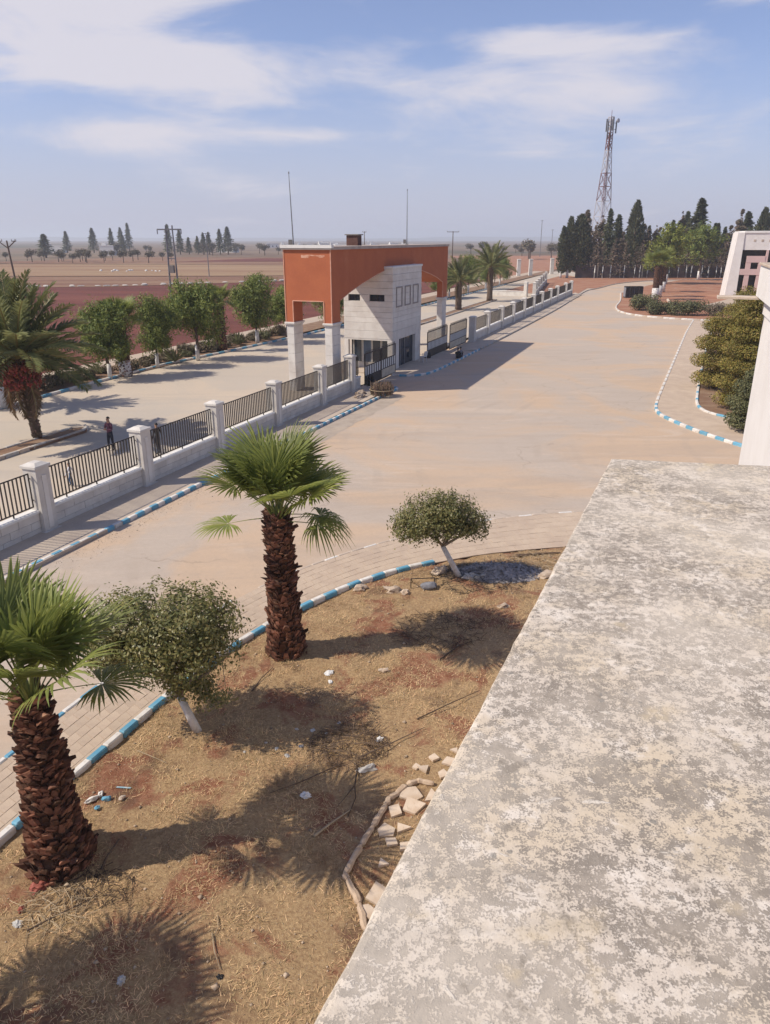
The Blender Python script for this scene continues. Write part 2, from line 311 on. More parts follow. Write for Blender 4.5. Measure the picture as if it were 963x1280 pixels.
T.L(pos, nv.inputs['Vector']); T.L(nv.outputs['Color'], sv.inputs[0]); T.L(pos, wv.inputs[0]); T.L(sv.outputs[0], wv.inputs[1]); T.L(wv.outputs[0], vor.inputs['Vector'])
dots = T.mth('MULTIPLY', T.rng(vor.outputs['Distance'], 0.26, 0.16), T.rng(T.nz(T.mp(pos, (3, 3, 3)), 4.5, 4), 0.50, 0.62))
c = T.mix(T.mth('MULTIPLY', dots, 0.85), c, (0.25, 0.23, 0.20))
flake = T.rng(T.nz(T.mp(pos, (12, 4, 7), (0, 0, 0.5), (1, 1.7, 1)), 6.5, 7, 0.62, 1.2), 0.645, 0.675)
c = T.mix(flake, c, (0.72, 0.645, 0.54))
c = T.mix(T.rng(T.nz(T.mp(pos, (17, 3, 9)), 1.3, 4, 0.55), 0.42, 0.66, 0, 0.42), c, (0.70, 0.62, 0.51))
yel = T.rng(T.nz(T.mp(pos, (21, 14, 7)), 3.3, 5, 0.6), 0.62, 0.72, 0, 0.8)
c = T.mix(yel, c, (0.58, 0.475, 0.325))
streak = T.rng(T.nz(T.mp(pos, (6, 2, 0), (0, 0, 0.4), (0.6, 3.2, 1)), 3.0, 6, 0.6, 0.6), 0.52, 0.68, 0, 0.22)
c = T.mix(streak, c, (0.33, 0.29, 0.24))
dk = T.rng(T.nz(T.mp(pos, (31, 11, 5)), 11.0, 9, 0.72), 0.56, 0.66, 0, 0.5)
c = T.mix(dk, c, (0.23, 0.195, 0.155))
speck = T.rng(T.nz(T.mp(pos, (8, 8, 8)), 150, 3, 0.6), 0.66, 0.74, 0, 0.6)
c = T.mix(speck, c, (0.16, 0.145, 0.13))
T.L(c, T.p.inputs['Base Color']); T.p.inputs['Roughness'].default_value = 0.93; T.p.inputs['Specular IOR Level'].default_value = 0.15
hsum = T.mth('ADD', T.mth('ADD', T.mth('MULTIPLY', fac, -0.4), T.mth('MULTIPLY', flake, 0.8)), T.mth('MULTIPLY', T.nz(pos, 60, 8, 0.75), 0.8))
b = T.new('ShaderNodeBump'); b.inputs['Strength'].default_value = 0.55; b.inputs['Distance'].default_value = 0.006
T.L(hsum, b.inputs['Height']); T.L(b.outputs[0], T.p.inputs['Normal'])

# straw-littered garden soil
m = bpy.data.materials.new('straw_soil'); MATS['straw_soil'] = m; T = node_tools(m)
pos = T.pos
st = T.mix(T.rng(T.nz(pos, 16, 8, 0.75), 0.35, 0.65), (0.285, 0.180, 0.098), (0.46, 0.32, 0.175))
st = T.mix(T.rng(T.nz(pos, 55, 6, 0.7), 0.54, 0.68, 0, 0.6), st, (0.46, 0.34, 0.20))
soil = T.mix(T.rng(T.nz(pos, 7, 8, 0.7), 0.35, 0.65), (0.225, 0.095, 0.055), (0.32, 0.165, 0.10))
c = T.mix(T.rng(T.nz(T.mp(pos, (3.4, 1.2, 0)), 0.75, 7, 0.62, 0.5), 0.50, 0.60), st, soil)
c = T.mix(T.rng(T.nz(T.mp(pos, (13, 7, 0)), 0.9, 6, 0.6), 0.54, 0.66, 0, 0.65), c, (0.15, 0.09, 0.06))
c = T.mix(T.rng(T.nz(T.mp(pos, (1, 17, 0)), 24, 4, 0.6), 0.66, 0.72, 0, 0.8), c, (0.50, 0.42, 0.33))
T.L(c, T.p.inputs['Base Color']); T.p.inputs['Roughness'].default_value = 0.95; T.p.inputs['Specular IOR Level'].default_value = 0.1
b = T.new('ShaderNodeBump'); b.inputs['Strength'].default_value = 0.9; b.inputs['Distance'].default_value = 0.05
T.L(T.nz(pos, 22, 8, 0.75), b.inputs['Height']); T.L(b.outputs[0], T.p.inputs['Normal'])

# ------------------------------------------------------------------ mesh helpers
def link(o, parent=None):
    COL.objects.link(o)
    if parent: o.parent = parent
    return o
def tag(o, label=None, cat=None, group=None, kind=None):
    if label: o['label'] = label
    if cat: o['category'] = cat
    if group: o['group'] = group
    if kind: o['kind'] = kind
    return o
def empty(name, loc=(0, 0, 0), rz=0.0, **k):
    o = bpy.data.objects.new(name, None); o.location = loc; o.rotation_euler = (0, 0, rz); link(o); return tag(o, **k)
def inst(name, me, parent=None, loc=(0, 0, 0), rot=(0, 0, 0), sc=(1, 1, 1)):
    o = bpy.data.objects.new(name, me); o.location = loc; o.rotation_euler = rot; o.scale = sc; return link(o, parent)
def np_mesh(name, v, f, mat, smooth=False):
    """v (N,3), f (M,k) all faces with the same corner count"""
    v = np.asarray(v, dtype=np.float32); f = np.asarray(f, dtype=np.int32); k = f.shape[1]
    me = bpy.data.meshes.new(name)
    me.vertices.add(len(v)); me.vertices.foreach_set('co', v.ravel())
    me.loops.add(f.size); me.loops.foreach_set('vertex_index', f.ravel())
    me.polygons.add(len(f)); me.polygons.foreach_set('loop_start', np.arange(0, f.size, k, dtype=np.int32))
    try: me.polygons.foreach_set('loop_total', np.full(len(f), k, dtype=np.int32))
    except Exception: pass
    if smooth: me.polygons.foreach_set('use_smooth', np.ones(len(f), dtype=bool))
    me.update(calc_edges=True); me.validate()
    if mat: me.materials.append(MATS[mat])
    return me
class MB:
    def __init__(s): s.v, s.f = [], []
    def add(s, v, f):
        n0 = len(s.v); s.v += [tuple(p) for p in v]; s.f += [tuple(i + n0 for i in q) for q in f]; return s
    def box(s, x0, x1, y0, y1, z0, z1):
        return s.add([(x0, y0, z0), (x1, y0, z0), (x1, y1, z0), (x0, y1, z0), (x0, y0, z1), (x1, y0, z1), (x1, y1, z1), (x0, y1, z1)],
                     [(0, 3, 2, 1), (4, 5, 6, 7), (0, 1, 5, 4), (1, 2, 6, 5), (2, 3, 7, 6), (3, 0, 4, 7)])
    def cbox(s, x0, x1, y0, y1, z0, z1, b=0.02):
        """box with a chamfer along its upper and vertical edges"""
        bt = [(x0 + b, y0), (x1 - b, y0), (x1, y0 + b), (x1, y1 - b), (x1 - b, y1), (x0 + b, y1), (x0, y1 - b), (x0, y0 + b)]
        tp = [(x0 + b, y0 + b), (x1 - b, y0 + b), (x1 - b, y1 - b), (x0 + b, y1 - b)]
        v = [(x, y, z0) for x, y in bt] + [(x, y, z1 - b) for x, y in bt] + [(x, y, z1) for x, y in tp]
        f = [tuple(reversed(range(8)))] + [(i, (i + 1) % 8, 8 + (i + 1) % 8, 8 + i) for i in range(8)]
        f += [(16, 17, 18, 19), (8, 9, 17, 16), (10, 11, 18, 17), (12, 13, 19, 18), (14, 15, 16, 19), (9, 10, 17), (11, 12, 18), (13, 14, 19), (15, 8, 16)]
        return s.add(v, f)
    def tube(s, pts, rad, n=6, cap=True, flat=1.0):
        pts = [Vector(p) for p in pts]; rad = rad if isinstance(rad, (list, tuple)) else [rad] * len(pts)
        v, f = [], []
        ref = Vector((0, 0, 1))
        for i, p in enumerate(pts):
            t = (pts[min(i + 1, len(pts) - 1)] - pts[max(i - 1, 0)]).normalized()
            a = t.cross(ref)
            if a.length < 1e-3: a = t.cross(Vector((1, 0, 0)))
            a.normalize(); b = a.cross(t)
            for j in range(n):
                q = 2 * math.pi * j / n
                v.append(p + a * rad[i] * math.cos(q) + b * rad[i] * flat * math.sin(q))
        for i in range(len(pts) - 1):
            for j in range(n): f.append((i * n + j, i * n + (j + 1) % n, (i + 1) * n + (j + 1) % n, (i + 1) * n + j))
        if cap: f += [tuple(reversed(range(n))), tuple(range((len(pts) - 1) * n, len(pts) * n))]
        return s.add(v, f)
    def prism(s, poly, z0, z1):
        n = len(poly)
        return s.add([(x, y, z0) for x, y in poly] + [(x, y, z1) for x, y in poly],
                     [tuple(reversed(range(n))), tuple(range(n, 2 * n))] + [(i, (i + 1) % n, n + (i + 1) % n, n + i) for i in range(n)])
    def mesh(s, name, mat, smooth=False):
        me = bpy.data.meshes.new(name); me.from_pydata(s.v, [], s.f); me.update()
        if mat: me.materials.append(MATS[mat])
        if smooth:
            for p in me.polygons: p.use_smooth = True
        return me
    def build(s, name, mat, parent=None, smooth=False, loc=(0, 0, 0), rz=0.0):
        return inst(name, s.mesh(name, mat, smooth), parent, loc, (0, 0, rz))
def sheet(name, poly, z, mat, kind='structure', parent=None, thick=0.0):
    mb = MB()
    if thick: mb.prism(poly, z - thick, z)
    else: mb.add([(x, y, z) for x, y in poly], [tuple(range(len(poly)))])
    o = mb.build(name, mat, parent)
    if kind and not parent: o['kind'] = kind
    return o
def rock_mesh(name, sx, sy, sz, mat, seed, angular=0.8):
    rnd = random.Random(seed); bm = bmesh.new(); bmesh.ops.create_icosphere(bm, subdivisions=2, radius=1)
    for v in bm.verts:
        q = .95 + angular * mnoise.noise(v.co * 1.5 + Vector((seed * 3.1, 0, 0))) + angular * .45 * mnoise.noise(v.co * 3.7 + Vector((0, seed * 1.7, 0)))
        v.co = Vector((v.co.x * sx * q, v.co.y * sy * q, max(v.co.z * sz * q, -sz * 0.35)))
    me = bpy.data.meshes.new(name); bm.to_mesh(me); bm.free(); me.materials.append(MATS[mat]); return me
def resample(pts, step):
    P = [Vector((*p[:2], p[2] if len(p) > 2 else 0)) for p in pts]; out = [P[0].copy()]; acc = 0.0
    for a, b in zip(P, P[1:]):
        L = (b - a).length; x = step - acc
        while x <= L: out.append(a.lerp(b, x / L)); x += step
        acc = (acc + L) % step
    return out
def smooth_line(pts, it=2):
    P = [tuple(p) for p in pts]
    for _ in range(it):
        Q = [P[0]]
        for a, b in zip(P, P[1:]):
            Q += [tuple(.75 * x + .25 * y for x, y in zip(a, b)), tuple(.25 * x + .75 * y for x, y in zip(a, b))]
        P = Q + [P[-1]]
    return P
KERB_MESH = {}
def kerb(name, pts, step, width, height, mats, z0=-0.02, label=None):
    """a row of separate kerb stones along a line on the ground"""
    root = empty(name, kind='structure')
    if label: root['label'] = label
    P = resample(pts, step); rnd = random.Random(len(P) * 7 + int(step * 100))
    for i in range(len(P) - 1):
        a, b = P[i], P[i + 1]; mt = mats[i % len(mats)]
        key = (step, width, height, mt)
        if key not in KERB_MESH:
            KERB_MESH[key] = MB().cbox(-step / 2 + .006, step / 2 - .006, -width / 2, width / 2, 0, height, min(0.025, height * .3)).mesh('kerb_stone', mt)
        c = (a + b) / 2; ang = math.atan2(b.y - a.y, b.x - a.x)
        inst('kerb_stone', KERB_MESH[key], root, (c.x + rnd.uniform(-.006, .006), c.y + rnd.uniform(-.006, .006), z0 + rnd.uniform(-.010, .008)),
             (rnd.uniform(-.02, .02), rnd.uniform(-.012, .012), ang + rnd.uniform(-.015, .015)))
    return root

# ------------------------------------------------------------------ ground, fields, roads
gr = MB(); ring = [(0, 400), (400, 1200), (1200, 4000), (4000, 9000)]
n = 72; V = [(0, 0, -0.25)]; F = []
for r in (60, 200, 500, 1200, 3000, 9000):
    V += [(r * math.cos(2 * math.pi * i / n), r * math.sin(2 * math.pi * i / n), -0.25) for i in range(n)]
for i in range(n): F.append((0, 1 + i, 1 + (i + 1) % n))
for q in range(5):
    o_ = 1 + q * n
    for i in range(n): F.append((o_ + i, o_ + n + i, o_ + n + (i + 1) % n, o_ + (i + 1) % n))
gr.add(V, F); g = gr.build('ground', 'plain'); g['kind'] = 'structure'

def field(name, poly, z, mat): return sheet(name, poly, z, mat)
field('ploughed_field', [SK(-40, -47), SK(90, -47), SK(200, -48), (-10, 208), (-62, 175), (-130, 165), (-230, 150), (-120, 20)], -0.16, 'red_field')
field('pale_field', [(-10, 209), (-62, 176), (-130, 166), (-230, 151), (-330, 215), (-200, 222), (-60, 224), (0, 232)], -0.14, 'pale_field')
field('tan_field', [(-200, 224), (-340, 217), (-420, 330), (-200, 345), (-90, 330), (-20, 318), (0, 234), (-60, 226)], -0.12, 'tan_field')
field('fallow_field', [(-85, 332), (-190, 350), (-150, 470), (40, 440), (30, 320), (-18, 320)], -0.11, 'pale_field')
field('red_strip_field', [(-100, 372), (-70, 440), (10, 430), (0, 372)], -0.07, 'red_field')
field('stubble_field', [(-430, 345), (-205, 360), (-165, 480), (60, 450), (180, 700), (-700, 800)], -0.15, 'plain')
field('red_field', [SK(205, -46), SK(330, -40), (150, 520), (40, 500), (45, 330)], -0.13, 'soil_red')

sheet('outer_road', [SK(-30, -39.4), SK(35, -39.2), SK(52, -39.6), SK(75, -38.6), SK(120, -38.0), SK(260, -39.4), SK(260, -20.9), SK(-30, -20.9)], 0.0, 'outer_concrete')
sheet('yard', [SK(-14, -20.4), SK(150, -20.4), SK(168, -19.5), SK(190, -18.8), (58, 189), (73, 202.5), (110, 206), (130, 206), (140, 90), (80, 10), (30, -12)], -0.004, 'yard_concrete')
sheet('verge', [SK(152, -20.9), SK(153, -18.6), SK(172, -19.0), (46, 166), (56, 186), (71, 201), (112, 205), (112, 219), (54, 212), SK(235, -33), SK(150, -34)], 0.03, 'soil_red')
sheet('planting_strip', [SK(-20, -39.5), SK(260, -39.5), SK(260, -43.0), SK(75, -43.2), SK(58, -44.6), SK(42, -42.8), SK(-20, -42.0)], 0.05, 'soil_bed')
sheet('dirt_path', [SK(-20, -42.0), SK(42, -42.9), SK(58, -44.7), SK(75, -43.3), SK(260, -43.0), SK(260, -46.5), SK(-20, -46.5)], -0.02, 'dust')
sheet('fence_pavement', [SK(-12, -20.5), SK(49.2, -20.5), SK(49.2, -18.25), SK(-12, -18.45)], 0.13, 'side_paving', thick=.2)
sheet('far_fence_pavement', [SK(68, -19.4), SK(155, -19.4), SK(150, -17.5), SK(110, -17.25), SK(88, -17.3), SK(70, -17.45)], 0.13, 'side_paving', thick=.2)

# ------------------------------------------------------------------ fences
def pillar_mesh(w, h):
    mb = MB().cbox(-w / 2, w / 2, -w / 2, w / 2, 0, h - .16, .015).cbox(-w / 2 - .05, w / 2 + .05, -w / 2 - .05, w / 2 + .05, h - .158, h - .05, .02)
    a, b = w / 2, w / 4
    mb.add([(-a, -a, h - .049), (a, -a, h - .049), (a, a, h - .049), (-a, a, h - .049), (-b, -b, h + .03), (b, -b, h + .03), (b, b, h + .03), (-b, b, h + .03)],
           [(0, 1, 5, 4), (1, 2, 6, 5), (2, 3, 7, 6), (3, 0, 4, 7), (4, 5, 6, 7)])
    return mb
def fence(label, s_list, k, detailed, group=None, stub=0):
    s0 = s_list[0]
    root = empty('boundary_fence', (*SK(s0, k), 0), ROT, label=label, cat='fence')
    PW, PH = 0.62, 2.62
    pm = pillar_mesh(PW, PH).mesh('pillar', 'limestone')
    panel_p = MB().box(-.10, .10, -PW / 2 - .03, -PW / 2 + .0, .25, 2.2).mesh('pillar_strip', 'limestone_clean')
    cm_ = MB().box(-PW / 2 - .08, PW / 2 + .08, -PW / 2 - .08, PW / 2 + .08, 0, .14).mesh('plinth', 'limestone')
    for s in s_list:
        p = inst('pillar', pm, root, (s - s0, 0, 0))
        inst('plinth', cm_, p)
        if detailed: inst('inset_strip', panel_p, p)
    bars_me = MB().box(-.012, .012, -.028, .028, 0, 1.22).mesh('bar', 'iron_black')
    rnd = random.Random(5)
    for a, b in list(zip(s_list, s_list[1:])) + ([(s_list[-1], s_list[-1] + stub + PW / 2)] if stub else []):
        x0, x1 = a - s0 + PW / 2 + .002, b - s0 - PW / 2 - .002
        w = inst('base_wall', MB().box(x0, x1, -.13, .13, 0, .86).mesh('base_wall', 'joint_grey' if detailed else 'limestone'), root)
        if detailed:
            L = x1 - x0
            for row in range(3):
                nb = max(2, round(L / 0.92)); off = 0.5 if row % 2 else 0.0
                cuts = [0] + [min(L, max(0, (i + off + rnd.uniform(-.1, .1)) * L / nb)) for i in range(1 if not off else 0, nb)] + [L]
                for c0, c1 in zip(cuts, cuts[1:]):
                    if c1 - c0 < .06: continue
                    pr_ = rnd.uniform(.012, .022)
                    MB().cbox(x0 + c0 + .006, x0 + c1 - .006, -.13 - pr_, .13 + pr_, .02 + row * .28, .02 + row * .28 + .268, .010).build('stone_block', 'limestone', w)
        MB().cbox(x0 + .001, x1 - .001, -.20, .20, .861, .95, .02).build('coping', 'coping_white', root)
        ps = MB(); ps.box(x0 + .05, x1 - .05, -.018, .018, 1.06, 1.10).box(x0 + .05, x1 - .05, -.018, .018, 2.28, 2.32)
        ps.box(x0 + .05, x0 + .085, -.02, .02, 1.1, 2.28).box(x1 - .085, x1 - .05, -.02, .02, 1.1, 2.28)
        ps.box(x0 - .01, x0 + .05, -.012, .012, 1.30, 1.33).box(x1 - .05, x1 + .01, -.012, .012, 1.30, 1.33).box(x0 - .01, x0 + .05, -.012, .012, 2.10, 2.13).box(x1 - .05, x1 + .01, -.012, .012, 2.10, 2.13)
        for q in (.18, .5, .82): ps.box(x0 + (x1 - x0) * q - .02, x0 + (x1 - x0) * q + .02, -.02, .02, .94, 1.06)
        nb = max(4, int((x1 - x0) / .172))
        if not detailed:
            for i in range(1, nb):
                x = x0 + .06 + (x1 - x0 - .12) * i / nb; ps.box(x - .013, x + .013, -.013, .013, 1.09, 2.29)
        pan = ps.build('railing_panel', 'iron_black', root)
        if detailed:
            for i in range(1, nb):
                inst('bar', bars_me, pan, (x0 + .06 + (x1 - x0 - .12) * i / nb, 0, 1.075))
    return root
fence('white stone and black railing fence running from the left edge up to the gate', [1.2, 7.1, 13.0, 18.95, 24.6, 30.2, 36.1, 42.0, 46.7], -20.5, True, stub=1.5)
fence('white stone and black railing fence running from the gate towards the trees', [75.9, 82.2, 89.2, 95.8, 103, 110, 117, 125, 132.2, 142, 149.4], -19.5, False)
# small walled enclosure outside, beyond the second fence
r2 = fence('low white railing enclosure on the outer road behind the second fence', [0, 7.6, 16, 26, 37, 48], 0, False)
r2.location = (27.2, 140.3, 0)
r2.rotation_euler = (0, 0, R(76))
# short front side of it
r3 = fence('short white railing bay facing the gate, front of the outer enclosure', [0, 7.3], 0, False)
r3.location = (20.0, 146.6, 0); r3.rotation_euler = (0, 0, R(-34))

# kerbs
kerb('kerb', [SK(-11, -18.55), SK(15, -18.5), SK(35, -18.2), SK(46.5, -17.95), SK(49.0, -17.85), SK(49.6, -18.4)], 0.42, 0.17, 0.17, ['kerb_white', 'kerb_blue'])
kerb('kerb', smooth_line([SK(54.2, -20.2), SK(54.1, -18.9), SK(55.2, -17.9), SK(57.2, -17.6), SK(63, -17.45), SK(71, -17.35)]), 0.6, 0.17, 0.17, ['kerb_white', 'kerb_blue'])
kerb('kerb', smooth_line([SK(71.1, -17.35), SK(89, -17.15), SK(120, -17.1), SK(143, -17.8), SK(165, -18.2), (45, 164), (56, 186.5), (72, 202), (112, 205)]), 0.9, 0.17, 0.17, ['kerb_grey', 'kerb_sand'])
kerb('kerb', [SK(-28, -39.1), SK(20, -38.4), SK(32.6, -37.6 - 1.2), SK(44, -39.6), SK(52, -39.9), SK(63, -39.0), SK(75, -38.3), SK(120, -38.0), SK(180, -38.4)], 0.9, 0.22, 0.2, ['kerb_white', 'kerb_blue'])
sheet('gate_apron', [SK(54.3, -24.8), SK(54.3, -18.9), SK(55.2, -18.0), SK(57.2, -17.7), SK(63, -17.55), SK(68.4, -17.5), SK(68.4, -20), SK(63.5, -21), SK(63.5, -24.8)], 0.128, 'side_paving', thick=.2)
# medians of the outer road
def median(pts):
    sheet('median_strip', pts, 0.12, 'soil_bed', thick=.2)
    kerb('kerb', smooth_line(pts + [pts[0]], 1), 0.9, 0.2, 0.2, ['kerb_grey', 'kerb_sand'])
median([SK(-20, -30.9), SK(31.2, -30.9), SK(32, -30.2), SK(31.2, -29.6), SK(-20, -29.5)])
median([SK(82, -30.9), SK(132, -31), SK(133, -30.3), SK(132, -29.7), SK(82, -29.5)])

# ------------------------------------------------------------------ gateway
GS, GK = 45.9, -21.4
gw = empty('gateway_arch', (*SK(GS, GK), 0), ROT, label='orange gateway arch on white stone columns over the road entrance', cat='gateway')
# local x = s - GS, local y = -(k - GK): 0 on the yard face, GD on the outer face
GD, GL, LW, CZ, OZ, TZ = 3.42, 26.7, 1.38, 4.72, 6.12, 9.35
prof = [(0, OZ), (0, TZ), (GL, TZ), (GL, OZ), (GL - LW, OZ), (GL - 3.2, 6.62), (GL - 5.2, 7.02), (GL - 7.8, 7.42), (GL - 11.2, 7.95), (11.2, 7.95), (8.4, 7.55), (5.2, 7.0), (3.0, 6.54), (LW + .05, OZ)]
mb = MB(); npf = len(prof)
mb.add([(x, 0, z) for x, z in prof] + [(x, GD, z) for x, z in prof],
       [tuple(range(npf)), tuple(reversed(range(npf, 2 * npf)))] + [((i + 1) % npf, i, npf + i, npf + (i + 1) % npf) for i in range(npf)])
arch = mb.build('arch', 'orange_render', gw)
LWY = 0.56
for x0 in (0, GL - LW):
    for y0 in (0, GD - LWY):
        leg = MB().box(x0, x0 + LW, y0, y0 + LWY, CZ, OZ + .001).build('arch_leg', 'orange_render', gw)
        col = MB().box(x0 + .07, x0 + LW - .07, y0 + .05, y0 + LWY - .05, 0, CZ - .22).build('column', 'joint_grey', gw)
        z = 0.0; hs_ = [.66, .64, .64, .66, .64, .66, .58]
        for h_ in hs_:
            MB().cbox(x0 + .03, x0 + LW - .03, y0 + .01, y0 + LWY - .01, z + .006, z + h_ - .006, .012).build('stone_block', 'limestone_clean', col); z += h_
        MB().box(x0 - .02, x0 + LW + .02, y0 - .04, y0 + LWY + .04, CZ - .225, CZ - .12).cbox(x0 - .09, x0 + LW + .09, y0 - .11, y0 + LWY + .11, CZ - .12, CZ - .002, .03).build('capital', 'limestone_clean', col)
tr = MB(); e = .035
def bar3(mb, p, q, w=.03):
    p, q = Vector(p), Vector(q); t = (q - p).normalized(); a = t.cross(Vector((0, 0, 1)))
    if a.length < 1e-3: a = Vector((1, 0, 0))
    a.normalize(); b = a.cross(t)
    v = []
    for c in (p, q):
        for i, j in ((-1, -1), (1, -1), (1, 1), (-1, 1)): v.append(c + a * i * w + b * j * w)
    mb.add(v, [(0, 1, 2, 3), (7, 6, 5, 4), (0, 4, 5, 1), (1, 5, 6, 2), (2, 6, 7, 3), (3, 7, 4, 0)])
for x0, sg in ((0, 1), (GL, -1)):
    bar3(tr, (x0, 0, CZ), (x0, 0, TZ)); bar3(tr, (x0, GD, CZ), (x0, GD, TZ))
    bar3(tr, (x0, LWY, OZ), (x0, GD - LWY, OZ)); bar3(tr, (x0, LWY, CZ), (x0, LWY, OZ)); bar3(tr, (x0, GD - LWY, CZ), (x0, GD - LWY, OZ))
for y0 in (0, GD):
    bar3(tr, (GL - LW, y0, CZ), (GL - LW, y0, OZ), .022)
    for a_, b_ in zip(prof[4:8], prof[5:9]): bar3(tr, (a_[0], y0, a_[1]), (b_[0], y0, b_[1]), .022)
    for a_, b_ in zip(prof[9:13], prof[10:14]): bar3(tr, (a_[0], y0, a_[1]), (b_[0], y0, b_[1]), .022)
for q_ in range(0, len(tr.v), 8):                 # each trim length its own part
    MB().add(tr.v[q_:q_ + 8], [(0, 1, 2, 3), (7, 6, 5, 4), (0, 4, 5, 1), (1, 5, 6, 2), (2, 6, 7, 3), (3, 7, 4, 0)]).build('edge_trim', 'peach_trim', gw)
pp = MB(); rnd = random.Random(4)
pts = [(0.42 + i * .17, 9.03 + rnd.uniform(-.02, .02)) for i in range(11)] + [(2.12 - i * .17, 8.94 + rnd.uniform(-.13, .05)) for i in range(11)]
pp.add([(-.004, y, z) for y, z in pts], [tuple(range(len(pts)))]); pp.build('peeled_paint', 'orange_peeled', gw)
MB().box(-.12, GL + .12, -.12, GD + .12, TZ + .002, TZ + .20).build('coping', 'roof_grey', gw)
MB().box(-.16, .2, -.16, GD + .16, TZ + .10, TZ + .30).build('end_coping', 'coping_white', gw)
vent = MB().box(7.6, 8.35, 1.3, 2.2, TZ + .2, TZ + .92).build('roof_vent', 'brick_brown', gw)
MB().box(7.5, 8.45, 1.2, 2.3, TZ + .925, TZ + 1.0).build('vent_cap', 'joint_grey', vent)
def mast(label, x, y, h, lean):
    o = empty('roof_mast', (*SK(GS + x, GK - y), TZ + .2), 0, label=label, cat='mast')
    mb = MB().tube([(0, 0, 0), (lean * .5, 0, h * .5), (lean, 0, h)], [.045, .035, .02], 6); mb.build('pole', 'steel_grey', o)
    MB().tube([(lean, 0, h), (lean, 0, h + .12)], [.06, .03], 6).build('tip', 'steel_grey', o)
    MB().box(-.14, .14, -.14, .14, 0, .06).box(-.32, -.08, -.1, .1, .10, .42).build('base_bracket', 'joint_grey', o)
mast('taller thin steel mast at the near left end of the gateway roof', .5, 2.9, 4.4, -.12)
mast('shorter thin steel mast at the far right end of the gateway roof', 19.1, 1.5, 4.35, .0)

# ------------------------------------------------------------------ guardhouse
HS, HK = 55.6, -20.7
gh = empty('guardhouse', (*SK(HS, HK), 0), ROT, label='two storey white stone guardhouse passing through the gateway arch', cat='guardhouse')
HL, HW, HZ = 7.0, 4.15, 8.0
MB().box(.27, HL - .10, .10, HW - .10, 2.565, HZ - .1).build('core', 'joint_grey', gh)
MB().box(1.0, HL - .4, .8, HW - .2, .1, 2.52).build('inner_room', 'dark_room', gh)
wall = MB().box(.02, HL - .02, .02, HW - .02, 2.44, 2.56).build('upper_storey_wall', 'limestone_clean', gh)
z = 2.562; hs_ = [.62, .62, .40, .42, .40, .42, .494, .50, .50, .50, .44]
zc = []
for h_ in hs_:
    zc.append((z, z + h_)); z += h_
for i, (a, b) in enumerate(zc):
    a += .007; b -= .007
    if i == 6:      # course that holds the slit windows on the left face
        ys = [(0, .69), (1.96, 2.75), (3.75, HW)]
        for y0, y1 in ys: MB().cbox(0, .3, y0, y1, a, b, .008).build('cladding_course', 'limestone_clean', wall)
        MB().cbox(.302, HL, 0, HW, a, b, .008).build('cladding_course', 'limestone_clean', wall)
        for y0, y1 in ((.69, 1.96), (2.75, 3.75)):
            w_ = MB().box(.22, .25, y0, y1, a, b).build('slit_window', 'dark_glass', gh)
            MB().box(.17, .22, (y0 + y1) / 2 - .03, (y0 + y1) / 2 + .03, a, b).box(.17, .22, y0, y0 + .05, a, b).box(.17, .22, y1 - .05, y1, a, b).build('window_frame', 'iron_black', w_)
    else:
        MB().cbox(0, HL, 0, HW, a, b, .008).build('cladding_course', 'limestone_clean', wall)
MB().cbox(-.07, HL + .07, -.07, HW + .07, z + .002, z + .16, .02).build('roof_parapet', 'coping_white', gh)
for x0, x1 in ((.75, 2.1), (2.75, 4.1), (4.75, 6.1)):
    fr = MB().box(x0, x0 + .10, -.06, -.003, 4.95, 6.5).box(x1 - .10, x1, -.06, -.003, 4.95, 6.5).box(x0 + .1, x1 - .1, -.06, -.003, 4.95, 5.05).box(x0 + .1, x1 - .1, -.06, -.003, 6.4, 6.5)
    f_ = fr.build('blind_window_frame', 'frame_grey', gh)
# ground floor piers, door and glazing
for nm, x0, x1, y0, y1 in (('pier', 0, .32, HW - .34, HW), ('pier', .02, 1.55, .02, .45), ('pier', 5.6, HL - .02, .02, .45), ('pier', HL - .4, HL - .01, .46, HW)):
    MB().box(x0, x1, y0, y1, .13, 2.438).build(nm, 'limestone_clean', gh)
for i, (x0, x1) in enumerate(((1.56, 2.5), (2.52, 3.55), (3.57, 5.58))):
    d_ = MB().box(x0, x1, .30, .34, .15, 2.42).build('door' if i == 2 else 'window', 'dark_glass', gh)
    MB().box(x0, x0 + .06, .25, .30, .15, 2.42).box(x1 - .06, x1, .25, .30, .15, 2.42).box(x0 + .06, x1 - .06, .25, .30, 2.36, 2.42).build('frame', 'steel_grey', d_)
for i in range(4):
    y0 = .5 + i * .82
    w_ = MB().box(.92, .95, y0, y0 + .78, .6, 2.42).build('window', 'dark_glass' if i != 2 else 'blue_door', gh)
    MB().box(.88, .92, y0, y0 + .05, .6, 2.42).box(.88, .92, y0 + .73, y0 + .78, .6, 2.42).build('frame', 'iron_white', w_)
MB().box(.86, .98, .5, HW - .35, .13, .58).build('sill_wall', 'limestone', gh)

